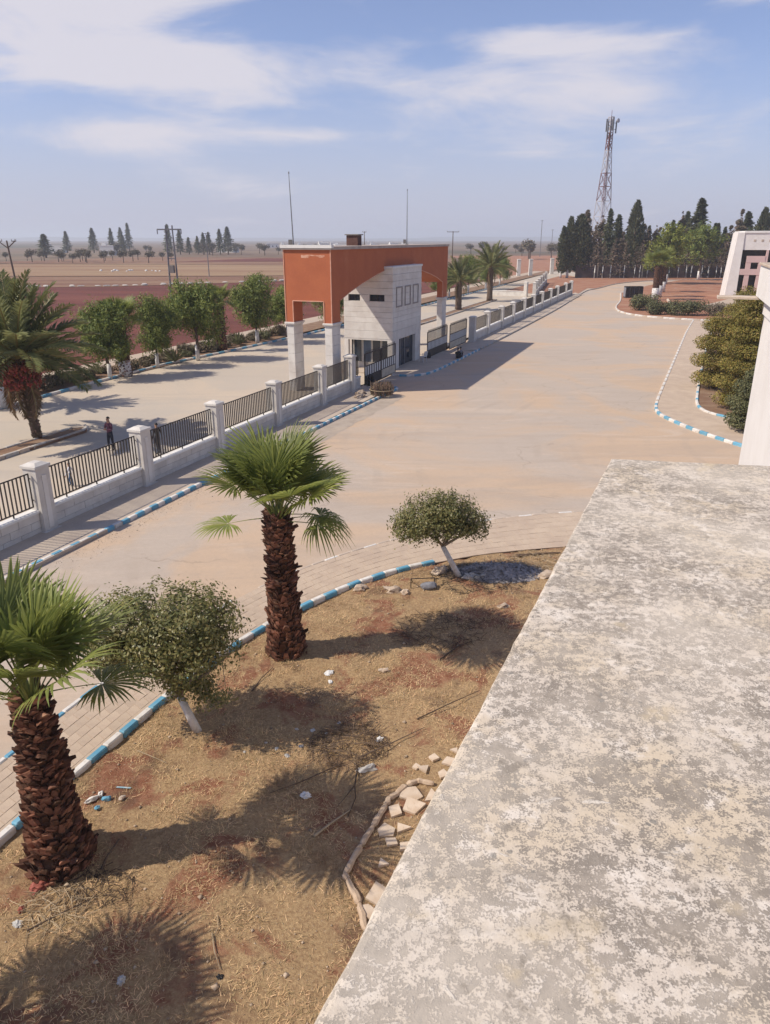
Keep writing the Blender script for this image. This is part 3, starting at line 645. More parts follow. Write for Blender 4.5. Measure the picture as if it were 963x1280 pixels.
# ------------------------------------------------------------------ iron gates
def gate(label, s0, s1, k, sheetmat, z=0.02):
    L = s1 - s0
    o = empty('iron_gate', (*SK(s0, k), z), ROT, label=label, cat='gate', group='black iron gates beside the guardhouse')
    f = MB().box(0, .07, -.03, .03, .05, 2.35).box(L - .07, L, -.03, .03, .05, 2.35).box(.07, L - .07, -.025, .025, 2.28, 2.35).box(.07, L - .07, -.025, .025, 1.42, 1.48).box(.07, L - .07, -.025, .025, .72, .78).box(.07, L - .07, -.025, .025, .05, .11)
    f.build('gate_frame', 'iron_black', o)
    MB().box(.07, L - .07, -.008, .008, .112, .718).build('sheet_panel', sheetmat, o)
    bm_ = MB().box(-.014, .014, -.014, .014, 1.482, 2.5).mesh('bar', 'iron_black')
    nb = int(L / .19)
    for i in range(1, nb): inst('bar', bm_, o, (L * i / nb, 0, 0))
    sm_ = MB().box(-.11, .11, -.02, .006, .782, 1.418).mesh('slat', 'coping_white')
    MB().box(.07, L - .07, .014, .02, .782, 1.418).build('backing_sheet', 'iron_black', o)
    ns = int(L / .40)
    for i in range(ns): inst('slat', sm_, o, (L * (i + .5) / ns, -.002, 0))
    return o
gate('black iron gate leaf with black sheet base beside the near fence end', 48.95, 52.1, -20.35, 'iron_black')
gate('black iron gate leaf with cream sheet base beside the guardhouse corner', 52.2, 55.3, -20.35, 'cream_sheet')
gate('black iron gate leaf with black sheet base on the far side of the guardhouse', 63.0, 69.1, -20.2, 'iron_black')
gate('black iron gate leaf with cream sheet base ending at the second fence', 69.3, 75.4, -20.0, 'cream_sheet')

# ------------------------------------------------------------------ the building under the camera
def lerp2(a, b, t): return (a[0] + (b[0] - a[0]) * t, a[1] + (b[1] - a[1]) * t)
c1, c0, c2 = (1.54, 4.85), (-0.14, 0.98), (2.54, 4.68)
near = lerp2(c1, c0, 2.0)            # carry the edge on behind the camera
far_r = lerp2(c1, c2, 4.0); near_r = (far_r[0] + near[0] - c1[0], far_r[1] + near[1] - c1[1])
bd = empty('building', (3.0, 2.0, 0), 0, label='blotched concrete roof ledge of the building in the right foreground', cat='building')
def rough_slab(poly, z0, z1):
    """slab with a worn, slightly wavy front edge"""
    out = []
    n_ = len(poly)
    for i in range(n_):
        a, b = Vector(poly[i]), Vector(poly[(i + 1) % n_]); L = (b - a).length; m_ = max(2, int(L / .05)); t = (b - a) / L; nn = Vector((t.y, -t.x))
        for j in range(m_):
            p = a.lerp(b, j / m_); w = mnoise.noise(Vector((p.x * 5, p.y * 5, 3))) * .006 + mnoise.noise(Vector((p.x * 21, p.y * 21, 7))) * .0035
            out.append((p + nn * w) if j else p)
    n_ = len(out); v = []; cx = sum(p.x for p in out) / n_; cy = sum(p.y for p in out) / n_
    for dz, ins in ((z0, .0), (z1 - .012, 0.0), (z1 - .003, .007), (z1, .02)):
        for p in out:
            q = Vector((cx, cy)) - p; q.normalize(); v.append((p.x + q.x * ins, p.y + q.y * ins, dz))
    f = [tuple(reversed(range(n_))), tuple(range(3 * n_, 4 * n_))]
    for r in range(3):
        for i in range(n_): f.append((r * n_ + i, r * n_ + (i + 1) % n_, (r + 1) * n_ + (i + 1) % n_, (r + 1) * n_ + i))
    return MB().add([(x - 3.0, y - 2.0, z) for x, y, z in v], f)
rough_slab([near, near_r, far_r, c1], 8.38, 8.60).build('roof_ledge', 'lichen_concrete', bd)
ins = [lerp2(lerp2(near, far_r, .12), near, .0), lerp2(near_r, c1, .1), lerp2(far_r, near, .1), lerp2(c1, near_r, .12)]
MB().prism([(x - 3.0, y - 2.0) for x, y in ins], -.2, 8.378).build('wall', 'white_wall', bd)
# wing of the building, seen at the right edge
wg = empty('building_wing', (*SK(15.9, 1.52), 0), ROT, label='white rendered building wing with a thin overhanging cornice at the right edge', cat='building')
MB().box(-9, 0, -6, 0, -.2, 8.93).build('wall', 'white_wall', wg)
MB().cbox(-9, .05, -6, .06, 8.932, 9.01, .01).build('cornice', 'kerb_sand', wg)
MB().cbox(-.30, .10, .062, .86, 8.955, 9.0, .008).build('cornice_ledge', 'kerb_sand', wg)
MB().box(-9, -.06, -.28, .20, 9.012, 9.56).build('parapet', 'white_wall', wg)
MB().cbox(-9, -.02, -.32, .23, 9.562, 9.60, .01).build('parapet_coping', 'kerb_sand', wg)
MB().box(-9, -.12, .003, .05, 8.70, 8.928).build('cornice_band', 'white_wall', wg)

# ------------------------------------------------------------------ near pavement with pavers, kerbs
inner = [(-9.3, 3.4), (-8.6, 5.3), (-7.6, 8.0), (-6.74, 10.11), (-6.04, 11.91), (-5.12, 14.22), (-3.96, 16.66), (-2.44, 18.84), (-0.29, 20.95), (1.78, 22.1), (3.3, 22.75), (5.68, 23.3), (8.5, 23.7), (12, 24.0), (16, 24.2)]
outer = [(-11.0, 3.6), (-10.1, 6.1), (-8.6, 9.9), (-7.76, 12.19), (-7.0, 14.38), (-5.9, 16.94), (-4.48, 19.33), (-2.73, 21.55), (-0.32, 23.65), (2.31, 25.23), (4.51, 26.22), (7.24, 26.83), (10.0, 27.1), (13, 27.3), (16.5, 27.4)]
si, so = smooth_line(inner), smooth_line(outer)
def along(pts, n_):
    P = [Vector((p[0], p[1], 0)) for p in pts]; ds = [0]
    for a, b in zip(P, P[1:]): ds.append(ds[-1] + (b - a).length)
    out = []; j = 0
    for i in range(n_ + 1):
        t = ds[-1] * i / n_
        while j < len(P) - 2 and ds[j + 1] < t: j += 1
        out.append(P[j].lerp(P[j + 1], (t - ds[j]) / max(1e-6, ds[j + 1] - ds[j])))
    return out
NP, NR = 130, 7
ia, oa = along(si, NP), along(so, NP)
base = MB()
for i in range(NP):
    base.add([(ia[i].x, ia[i].y, .112), (ia[i + 1].x, ia[i + 1].y, .112), (oa[i + 1].x, oa[i + 1].y, .112), (oa[i].x, oa[i].y, .112)], [(0, 1, 2, 3)])
pv = base.build('pavement', 'sand_joint'); pv['kind'] = 'structure'
rest = MB(); cnt = 0; rnd = random.Random(11)
cells = []
for i in range(NP):
    for j in range(NR):
        off = .5 if j % 2 else 0
        a0, a1 = (i + off) , (i + 1 + off)
        def pt(a, r):
            a = min(a, NP - 1e-3); q = int(a); fr = a - q
            return ia[q].lerp(ia[q + 1], fr).lerp(oa[q].lerp(oa[q + 1], fr), r)
        P4 = [pt(a0, (j + .0) / NR), pt(a1, j / NR), pt(a1, (j + 1) / NR), pt(a0, (j + 1) / NR)]
        c = sum(P4, Vector()) / 4
        cells.append((c.length, P4, c))
cells.sort(key=lambda q: 0 if False else (q[0] if q[2].y > 8.5 else 99))
for idx, (dist, P4, c) in enumerate(cells):
    q = [c + (p - c) * (1 - .007 / max(.1, (p - c).length)) for p in P4]
    z = .118 + rnd.uniform(-.005, .004); tx, ty = rnd.uniform(-.014, .014), rnd.uniform(-.014, .014)
    v = [(p.x - c.x, p.y - c.y, -.03) for p in q] + [((p.x - c.x) * .985, (p.y - c.y) * .985, (p.x - c.x) * tx + (p.y - c.y) * ty) for p in q]
    f = [(4, 5, 6, 7), (0, 1, 5, 4), (1, 2, 6, 5), (2, 3, 7, 6), (3, 0, 4, 7)]
    if idx < 300: MB().add(v, f).build('paver', 'paving', pv, loc=(c.x, c.y, z))
    else: rest.add([(a + c.x, b + c.y, d_ + z) for a, b, d_ in v], f)
ro = rest.build('pavers', 'paving', pv); ro['kind'] = 'stuff'
kerb('kerb', [p for p in si if p[0] < 2.3], 0.47, 0.16, 0.30, ['kerb_blue', 'kerb_white'], z0=-.06)
kerb('kerb', [p for p in so if p[0] < -4.0], 0.55, 0.13, 0.17, ['kerb_white', 'kerb_blue'])
kerb('kerb', [p for p in so if p[0] >= -4.0], 0.55, 0.12, 0.155, ['kerb_sand', 'kerb_sand', 'kerb_white'])

# right-hand pavement and planting bed
rs_o = smooth_line([(40, 98.6), (34.5, 86.5), (30.15, 76.45), (22.04, 57.7), (17.52, 47.27), (16.6, 44.6), (16.68, 42.8), (17.18, 39.87), (18.05, 37.3), (19.2, 34.6)])
rs_i = smooth_line([(42.5, 97.4), (33, 77), (26.25, 61.52), (20.6, 48.54), (19.4, 45.2), (19.7, 43.4), (20.6, 42.3), (23, 40.8)])
sheet('side_pavement', [p for p in rs_o] + [(24, 36), (24, 40.5)] + list(reversed(rs_i)), .125, 'paving', thick=.2)
kerb('kerb', [p for p in rs_o if p[1] < 47.5], 0.62, 0.18, 0.18, ['kerb_white', 'kerb_blue'])
kerb('kerb', [p for p in rs_o if p[1] >= 47.4], 0.62, 0.18, 0.18, ['kerb_white', 'kerb_white', 'kerb_sand'])
kerb('kerb', rs_i, 0.62, 0.16, 0.26, ['kerb_white', 'kerb_white', 'kerb_white', 'kerb_blue'])
sheet('planting_bed', [(p[0] + .1, p[1]) for p in rs_i] + [(40, 40), (60, 90)], .14, 'soil_bed', thick=.2)
# traffic island with bushes and red soil plot behind it
isl = smooth_line([(46, 150), (40, 130), (35.8, 119), (34.0, 111), (35.0, 104.8), (38.5, 101.0), (43.5, 98.0), (49, 96)])
sheet('red_soil_plot', [p for p in isl] + [(62, 98), (74, 125), (92, 200), (76, 199), (60, 176)], .12, 'soil_red', thick=.2)
kerb('kerb', isl, 0.8, 0.2, 0.22, ['kerb_white', 'kerb_white', 'kerb_sand'])
sheet('concrete_apron', [(48, 118), (52, 117.5), (66, 133), (62, 137)], .15, 'dust', thick=.1)
MB().tube([(44.4, 118.5, .3), (48.3, 131, .3)], .25, 4).build('kerb_beam', 'kerb_sand')['kind'] = 'structure'
# ------------------------------------------------------------------ vegetation builders
def unit(v): return v / np.maximum(np.linalg.norm(v, axis=1, keepdims=True), 1e-6)
def leaf_quads(c, up, size, aspect, rng_, nrm=None):
    """diamond leaves: centres c, long axis 'up', length size, width size*aspect, facing roughly along nrm"""
    n_ = len(c); a = unit(up); r = unit(np.cross(a, rng_.normal(size=(n_, 3)) * (1.0 if nrm is None else .55) + (0 if nrm is None else nrm))); s = size[:, None] * .5
    v = np.empty((n_, 4, 3)); v[:, 0] = c - a * s; v[:, 1] = c + r * s * aspect; v[:, 2] = c + a * s; v[:, 3] = c - r * s * aspect
    return v.reshape(-1, 3), np.arange(n_ * 4).reshape(-1, 4)
def lobes_cloud(lobes, n_, size, aspect, rng_, radial=.5, shell=.45, flat_bottom=None, clump=0.0, per=22):
    lobes = np.array(lobes, float); n_all = n_; n_ = max(8, n_ // per) if clump else n_; wgt = (lobes[:, 3] * lobes[:, 4] * lobes[:, 5]) ** (2 / 3); idx = rng_.choice(len(lobes), n_, p=wgt / wgt.sum())
    d_ = unit(rng_.normal(size=(n_, 3))); rr = 1 - shell * rng_.random(n_) ** 1.6
    rr *= 1 + .10 * rng_.normal(size=n_)
    L = lobes[idx]; c = L[:, :3] + d_ * L[:, 3:6] * rr[:, None]
    if clump:
        rep_ = n_all // n_; c = np.repeat(c, rep_, 0); d_ = np.repeat(d_, rep_, 0); n_ = len(c); off = rng_.normal(size=(n_, 3)); d_ = unit(d_ + off * .35); c = c + off * clump * np.repeat(rng_.uniform(.6, 1.4, n_ // rep_), rep_)[:, None]
    if flat_bottom is not None: c[:, 2] = np.maximum(c[:, 2], flat_bottom + rng_.random(n_) * .15)
    up = d_ * radial + rng_.normal(size=(n_, 3)) * (1 - radial) + np.array([0, 0, .25])
    tang = np.cross(d_, rng_.normal(size=(n_, 3))); up = unit(tang) * (1 - radial * .5) + d_ * radial + np.array([0, 0, -.15]); return leaf_quads(c, up, size * rng_.uniform(.65, 1.3, n_), aspect, rng_, d_ * .8 + np.array([0, 0, .65]))
def branchy(base, tips, r0, r1, seed, n=5, bend=.15):
    rnd = random.Random(seed); mb = MB()
    for t in tips:
        a, b = Vector(base), Vector(t); m1 = a.lerp(b, .35) + Vector((rnd.uniform(-bend, bend), rnd.uniform(-bend, bend), bend * .6)); m2 = a.lerp(b, .7) + Vector((rnd.uniform(-bend, bend), rnd.uniform(-bend, bend), bend * .4))
        mb.tube([a, m1, m2, b], [r0, r0 * .75, r0 * .5, r1], n)
    return mb

# --- fan palm
def frond_fan(seed, Lp, Lb, droop, nseg=34, spread=118):
    rnd = random.Random(seed); pet = MB(); bl = MB()
    P = []
    for i in range(6):
        t = i / 5; P.append(Vector((Lp * t, 0, -.10 * Lp * t * t)))
    pet.tube(P, [.036, .030, .025, .02, .017, .014], 4, flat=.5)
    o_ = P[-1]; tilt = R(rnd.uniform(4, 22))
    ca, sa = math.cos(-tilt), math.sin(-tilt)
    for i in range(nseg):
        th = R(-spread + 2 * spread * i / (nseg - 1) + rnd.uniform(-2, 2)); L = Lb * (.70 + .30 * math.cos(th * .75)) * rnd.uniform(.90, 1.06)
        w = Lb * math.sin(R(spread / nseg)) * .92
        dr = droop * rnd.uniform(.7, 1.5); cup = .16 * Lb
        rows = []
        ux, uy = math.cos(th), math.sin(th)
        for (r, ww) in ((.04, .05), (.40, .42), (.66, .50), (.86, .26), (1.0, .02)):
            d_ = L * r; z = cup * (abs(math.sin(th)) * r) * .5 - dr * L * max(0, r - .45) ** 2 * 2.2 + .03 * L * r
            fold = .35 * w * ww
            row = []
            for sgn, zz_ in ((-1, 0), (0, fold), (1, 0)):
                x, y, q = d_ * ux - uy * w * ww * sgn, d_ * uy + ux * w * ww * sgn, z + zz_
                row.append((o_.x + x * ca + q * sa * -1, o_.y + y, o_.z + x * sa + q * ca))
            rows.append(row)
        v = [p for row in rows for p in row]; f = []
        for a in range(len(rows) - 1):
            for b in range(2): f.append((a * 3 + b, a * 3 + b + 1, a * 3 + 3 + b + 1, a * 3 + 3 + b))
        bl.add(v, f)
    return pet.mesh('petiole', 'petiole'), bl.mesh('frond', 'fan_green')
FANS = [frond_fan(i, rp, rb, dr) for i, (rp, rb, dr) in enumerate(((1.15, 1.05, .15), (1.25, 1.05, .3), (1.05, 1.0, .6), (1.25, .95, .9), (.85, 1.05, .10), (1.3, .95, 1.1)))]
def boots_mesh(H_, r_base, r_top, n_, seed, prof=1.0, size=1.0):
    rnd = random.Random(seed); mb = MB(); ga = math.pi * (3 - math.sqrt(5))
    for i in range(n_):
        t = (i + .5) / n_; z = H_ * t; r = r_base + (r_top - r_base) * t ** prof + .10 * r_base * max(0, 1 - t * 4.8); a = i * ga * 1.0 + rnd.uniform(-.25, .25)
        w = rnd.uniform(.055, .10) * size; h = rnd.uniform(.11, .26) * size; o_ = rnd.uniform(.04, .17) * size * (1.8 if rnd.random() < .08 else 1)
        if t < .5: h *= 1.3; o_ *= .75
        ca, sa = math.cos(a), math.sin(a); z += rnd.uniform(-.06, .06)
        tilt = rnd.uniform(-.05, .05)
        def P_(rr, ww, zz_): return (ca * rr - sa * ww, sa * rr + ca * ww, max(-.03, zz_))
        v = [P_(r - .05, -w, z - h * .5), P_(r - .05, w, z - h * .5), P_(r + o_ * .5, -w * .9, z + h * .15), P_(r + o_ * .5, w * .9, z + h * .15 + tilt), P_(r + o_, -w * .45, z + h * .55), P_(r + o_ * .9, w * .55, z + h * .5 + tilt),
             P_(r - .04, -w * .5, z + h * .25), P_(r - .04, w * .5, z + h * .25)]
        mb.add(v, [(0, 1, 3, 2), (2, 3, 5, 4), (4, 5, 7, 6), (0, 2, 6), (1, 7, 3), (2, 4, 6), (3, 7, 5)])
    return mb
def fan_palm(label, loc, H_, rb, rt, specs, seed, boots=700, lean=(0, 0), group=None, sc=1.0, white=0.0, mat_core='palm_core'):
    o = empty('fan_palm', loc, 0, label=label, cat='palm', group=group)
    rnd = random.Random(seed)
    rings = 12; tb = MB(); tb.tube([(lean[0] * (i / rings) ** 1.5, lean[1] * (i / rings) ** 1.5, H_ * i / rings - .02) for i in range(rings + 1)], [rb + (rt - rb) * (i / rings) ** .8 + .10 * rb * max(0, 1 - i / 2.5) for i in range(rings + 1)], 14)
    tr_ = tb.build('trunk', mat_core, o, smooth=True)
    if boots:
        bb = boots_mesh(H_ * 1.02, rb * .98, rt * .98, boots, seed, .8)
        bb.v = [(x + lean[0] * max(0, z / H_) ** 1.5, y + lean[1] * max(0, z / H_) ** 1.5, z) for x, y, z in bb.v]
        bo = bb.build('leaf_bases', 'palm_boot', tr_); bo['kind'] = 'stuff'
    if white: MB().tube([(0, 0, 0), (0, 0, white * .5), (0, 0, white)], [rb + .05, rb * .97 + .05, rb * .93 + .05], 14).build('limewash_band', 'limewash', tr_, smooth=True)
    for (az, el, kind, s_) in specs:
        pm, bm_ = FANS[kind % len(FANS)]
        f = inst('frond', bm_, o, (lean[0] + math.cos(R(az)) * rt * .35, lean[1] + math.sin(R(az)) * rt * .35, H_ - .05 + rnd.uniform(-.1, .12)), (R(rnd.uniform(-18, 18)), -R(el), R(az)), (s_ * sc,) * 3)
        inst('petiole', pm, f)
    return o
def crown(seed, n_up, n_mid, n_low, low_az=None):
    rnd = random.Random(seed); out = []; ga = 137.5
    for i in range(n_up): out.append((i * ga + rnd.uniform(-20, 20), rnd.uniform(60, 86), rnd.choice((0, 0, 4, 4)), rnd.uniform(.9, 1.12)))
    for i in range(n_mid): out.append((i * ga + 40 + rnd.uniform(-15, 15), rnd.uniform(38, 64), rnd.choice((0, 0, 1, 4)), rnd.uniform(.85, 1.05)))
    for i in range(n_low): out.append(((low_az[i % len(low_az)] if low_az else i * ga) + rnd.uniform(-12, 12), rnd.uniform(2, 26), rnd.choice((3, 2, 1)), rnd.uniform(.75, .92)))
    return out
fan_palm('fan palm with shaggy brown trunk nearest the camera at the left edge', (-5.51, 9.75, .04), 3.2, .49, .18, crown(3, 12, 8, 2, [4, 175]), 3, 820, (-.05, .1), sc=1.02)
fan_palm('fan palm with thick brown trunk in the middle of the garden', (-2.52, 16.5, .04), 3.75, .42, .23, crown(8, 17, 9, 4, [-5, 14, 185, -24]), 8, 950, (-.06, .05), sc=1.10)
fan_palm('fan palm just outside the left edge whose shadow falls in the bottom left corner', (-8.05, 6.3, .04), 3.0, .55, .28, crown(5, 14, 12, 4), 5, 200, sc=1.0)

# --- broadleaf globe tree
def globe_tree(label, loc, lobes, stems, foot, n_leaf, seed, size=.085):
    rng_ = np.random.default_rng(seed)
    o = empty('small_tree', loc, 0, label=label, cat='tree')
    t = branchy(foot[1], stems, .05, .012, seed, 6, .12)
    tr_ = t.build('trunk', 'grey_bark', o, smooth=True)
    MB().tube([foot[0], tuple(Vector(foot[0]).lerp(Vector(foot[1]), .5)), foot[1]], [.10, .085, .075], 9).build('limewashed_base', 'limewash', tr_, smooth=True)
    tw = MB(); rnd = random.Random(seed)
    for s_ in stems:
        for _ in range(5):
            L = lobes[rnd.randrange(len(lobes))]; e_ = Vector(L[:3]) + Vector((rnd.uniform(-.8, .8) * L[3], rnd.uniform(-.8, .8) * L[4], rnd.uniform(-.6, .6) * L[5]))
            tw.tube([s_, tuple((Vector(s_) + e_) / 2 + Vector((0, 0, .05))), tuple(e_)], [.012, .008, .004], 4)
    tw.build('twigs', 'grey_bark', tr_)
    v, f = lobes_cloud(lobes, n_leaf, size, .5, rng_, .35, .50, clump=.085, per=18)
    me = np_mesh('crown', v, f, 'globe_leaf'); inst('crown', me, o)['kind'] = 'stuff'
    return o
globe_tree('round clipped broadleaf tree beside the nearest fan palm, twigs near its white base', (-4.15, 13.3, .07),
           [(-.50, .1, 2.40, 1.35, 1.1, .95), (.25, 0, 2.62, .92, .95, .78), (-1.25, .1, 2.35, .95, .9, .80), (-.15, -.3, 2.1, 1.05, .8, .62), (.55, .1, 2.25, .62, .65, .6), (-1.5, 0, 1.95, .55, .6, .45), (.10, .1, 1.15, .48, .38, .32), (.62, -.1, .98, .36, .28, .26), (-.25, 0, 1.35, .35, .3, .3)],
           [(-.7, .1, 1.9), (-.3, -.2, 1.95), (.15, .2, 2.0), (.45, -.1, 1.85), (.75, .1, 1.7)], ((.12, 0, -.03), (-.18, .02, .85)), 27000, 21)
globe_tree('round clipped broadleaf tree leaning over the kerb end, white leaning trunk', (2.26, 21.0, .07),
           [(-.95, .0, 1.98, .95, .9, .60), (-.45, 0, 2.32, .80, .8, .50), (.15, .1, 1.95, .66, .65, .42), (-1.55, 0, 1.72, .55, .6, .42), (.50, 0, 1.68, .40, .4, .30), (-.5, -.2, 1.85, .9, .7, .38)],
           [(-1.4, .1, 1.65), (-.9, -.2, 1.8), (-.4, .2, 1.9), (.1, -.1, 1.7), (.35, .1, 1.55)], ((.08, 0, -.03), (-.48, .02, 1.05)), 17500, 22)

# --- date palm
def frond_pinnate(seed, L, arch, dry=False):
    rnd = random.Random(seed); mb = MB(); P = []
    N_ = 16
    for i in range(N_ + 1):
        t = i / N_; P.append(Vector((L * (t - .12 * arch * t ** 3), 0, -arch * L * .42 * t ** 2.1)))
    rc = MB(); rc.tube(P, [.05 * (1 - .85 * i / N_) + .006 for i in range(N_ + 1)], 4, flat=.6)
    nl = 58
    for i in range(nl):
        t = .14 + .85 * i / nl; q = t * N_; j = min(int(q), N_ - 1); p = P[j].lerp(P[j + 1], q - j); tg = (P[j + 1] - P[j]).normalized()
        for sgn in (-1, 1):
            l = .62 * L / 4 * (math.sin(math.pi * min(1, t * .9 + .1)) ** .6) * rnd.uniform(.8, 1.15) + .12
            a = R(rnd.uniform(32, 50)); dirn = (tg * math.cos(a) + Vector((0, sgn, 0)) * math.sin(a) + Vector((0, 0, rnd.uniform(.05, .40)))).normalized()
            sd_ = dirn.cross(Vector((0, 0, 1))).normalized() * .020
            m_ = p + dirn * l * .5; e_ = p + dirn * l + Vector((0, 0, -.16 * l))
            mb.add([p - sd_ * .6, p + sd_ * .6, m_ + sd_ * 1.25, e_, m_ - sd_ * 1.25], [(0, 1, 2, 3, 4)])
    return rc.mesh('rachis', 'rachis'), mb.mesh('frond', 'date_dry' if dry else 'date_green')
DATES = [frond_pinnate(i, 3.6, a) for i, a in enumerate((.5, .7, .9, 1.1))] + [frond_pinnate(9, 2.9, 1.3, True)]
def fruit_bunch_mesh(seed):
    rnd = random.Random(seed); mb = MB()
    for i in range(150):
        p = Vector((rnd.gauss(0, .15), rnd.gauss(0, .15), -.15 - rnd.random() * .75)); r = rnd.uniform(.03, .055)
        mb.add([p + Vector(q) * r for q in ((1, 0, 0), (-1, 0, 0), (0, 1, 0), (0, -1, 0), (0, 0, 1.4), (0, 0, -1.4))],
               [(0, 2, 4), (2, 1, 4), (1, 3, 4), (3, 0, 4), (2, 0, 5), (1, 2, 5), (3, 1, 5), (0, 3, 5)])
    return mb.mesh('fruit_bunch', 'fruit_red')
FRUIT = [fruit_bunch_mesh(1), fruit_bunch_mesh(2)]
def date_palm(label, loc, H_, r, n_f, seed, sc=1.0, white=0, fruit=5, group=None, lean=0.0, dry=5):
    rnd = random.Random(seed); o = empty('date_palm', loc, 0, label=label, cat='palm', group=group)
    t = MB().tube([(lean * (i / 8), 0, H_ * i / 8 - .02) for i in range(9)], [r * (1.15 - .2 * i / 8) for i in range(9)], 12).build('trunk', 'bark', o, smooth=True)
    bb = boots_mesh(H_, r * 1.12, r * .95, int(70 * H_), seed, 1, .55); bb.v = [(x + lean * max(0, z / H_), y, z) for x, y, z in bb.v]
    b_ = bb.build('leaf_bases', 'brush_bundle', t); b_['kind'] = 'stuff'
    if white: MB().tube([(0, 0, 0), (0, 0, white)], [r * 1.15 + .12, r * 1.1 + .12], 14).build('limewash_band', 'limewash', t, smooth=True)
    for i in range(n_f):
        tt = i / n_f; az = i * 137.5 + rnd.uniform(-12, 12); el = 84 - 88 * tt ** 1.2 + rnd.uniform(-8, 8); k_ = 0 if el > 55 else (1 if el > 25 else (2 if el > 0 else 3))
        rm, fm = DATES[k_]; f = inst('frond', fm, o, (lean + math.cos(R(az)) * r * .3, math.sin(R(az)) * r * .3, H_ + rnd.uniform(-.15, .15)), (R(rnd.uniform(-25, 25)), -R(el), R(az)), (sc * rnd.uniform(.85, 1.1),) * 3)
        inst('rachis', rm, f)
    for i in range(dry):
        az = i * 360 / max(1, dry) + rnd.uniform(-20, 20); rm, fm = DATES[4]
        f = inst('dry_frond', fm, o, (lean, 0, H_ - .2), (0, R(rnd.uniform(35, 60)), R(az)), (sc * .8,) * 3); inst('rachis', rm, f)
    for i in range(fruit):
        az = R(-110 + i * 62 + rnd.uniform(-15, 15)); inst('fruit_bunch', FRUIT[i % 2], o, (lean + math.cos(az) * r * 2.6, math.sin(az) * r * 2.6, H_ + .15 + rnd.uniform(-.3, .25)), (0, 0, az), (sc * 1.25,) * 3)['kind'] = 'stuff'
    return o
date_palm('date palm with red fruit bunches on the road median at the left', (-18.41, 38.14, .12), 4.15, .21, 62, 31, 1.25, 0, 9, lean=-.35, dry=7)
date_palm('date palm with thick white painted trunk base at the left frame edge', (-24.2, 46.2, .05), 3.7, .36, 34, 32, .95, 1.3, 6)
date_palm('nearer of the two date palms on the median just beyond the gateway', (10.96, 114.27, .12), 4.1, .42, 34, 33, 1.0, 0, 0, dry=3)
date_palm('farther date palm on the median beyond the gateway, second from it', (17.83, 130.91, .12), 5.4, .42, 36, 34, 1.18, 0, 0, dry=3)
date_palm('small palm half hidden behind the gateway column on the outer verge', (*SK(116, -38.9), .05), 3.8, .36, 26, 36, .8, 0, 0, dry=2)

# --- pines along the outer road
def pine_meshes(seed, H_, w, nleaf, mat='pine_leaf', size=.30):
    rng_ = np.random.default_rng(seed); rnd = random.Random(seed); lob = []
    for i in range(16):
        a = rnd.uniform(0, 6.28); q = rnd.random(); zc_ = H_ * (.36 + .54 * q); rr = w * .5 * (1 - .55 * abs(q - .35)) * rnd.uniform(.25, .7)
        s_ = w * rnd.uniform(.16, .30); lob.append((rr * math.cos(a), rr * math.sin(a), zc_, s_ * 1.1, s_ * 1.1, s_ * .8))
    lob.append((0, 0, H_ * .68, w * .34, w * .34, H_ * .22)); lob.append((0, 0, H_ * .88, w * .22, w * .22, H_ * .12))
    v, f = lobes_cloud(lob, nleaf, size * .8, .28, rng_, .45, .6, clump=.16, per=26)
    cr = np_mesh('crown', v, f, mat)
    tk = MB().tube([(0, 0, -.05), (rnd.uniform(-.1, .1), 0, H_ * .3), (0, 0, H_ * .8)], [.14, .11, .04], 7)
    for l in lob[:8]: tk.tube([(0, 0, H_ * .36), (l[0] * .5, l[1] * .5, l[2] - .3), (l[0], l[1], l[2])], [.06, .04, .015], 4)
    return tk.mesh('trunk', 'bark', True), cr
LIME = MB().tube([(0, 0, 0), (0, 0, 1.0)], [.17, .155], 8).mesh('limewash_band', 'limewash', True)
PINES = [pine_meshes(41, 5.0, 4.3, 17000), pine_meshes(42, 5.0, 4.2, 16000), pine_meshes(43, 5.0, 4.9, 19000)]
def pine(name, label, loc, m, sz, sw, rz, white=True, group=None, cat='tree'):
    o = empty(name, loc, rz, label=label, cat=cat, group=group); o.scale = (sw, sw, sz)
    t = inst('trunk', m[0], o); inst('crown', m[1], o)['kind'] = 'stuff'
    if white: inst('limewash_band', LIME, t)
    return o
rowp = [((-20.9, 56.3), 0, 1.12, 1.05, 'bushy pine left of the white-footed fan palm beside the outer road'),
        ((-18.79, 61.5), 1, 1.12, .95, 'slender pine just right of the white-footed fan palm beside the outer road'),
        ((-16.41, 65.5), 2, 1.32, 1.10, 'broad bright green pine, widest in the row left of the gateway'),
        ((-12.98, 76.6), 1, 1.30, 1.22, 'tall rounded pine right of the widest pine, left of the gateway'),
        ((-10.6, 82.5), 0, 1.05, 1.1, 'pine seen beside the left edge of the orange gateway'),
        ((-6.5, 92), 2, 1.05, 1.0, 'pine seen through the opening between the near gateway columns'),
        ((-24.6, 52.5), 0, .85, .9, 'small pine behind the fruiting date palm at the left'),
        ((9.8, 136), 1, 1.0, 1.05, 'pine seen under the right half of the arch'),
        (SK(134, -39.0), 2, 1.05, 1.0, 'rounded pine behind the nearer median date palm'),
        (SK(148, -39.2), 0, 1.4, 1.15, 'rounded pine behind the farther median date palm, left one'),
        (SK(160, -38.6), 1, 1.35, 1.2, 'rounded pine behind the farther median date palm, right one'),
        (SK(176, -39.2), 2, 1.25, 1.1, 'last rounded pine of the outer road row, before the red field')]
for i, (p, k_, sz, sw, lb) in enumerate(rowp):
    pine('pine_tree', lb, (*p, .05), PINES[k_], sz, sw, i * 1.3, group='pines along the outer road')
FP2 = crown(17, 9, 10, 5)
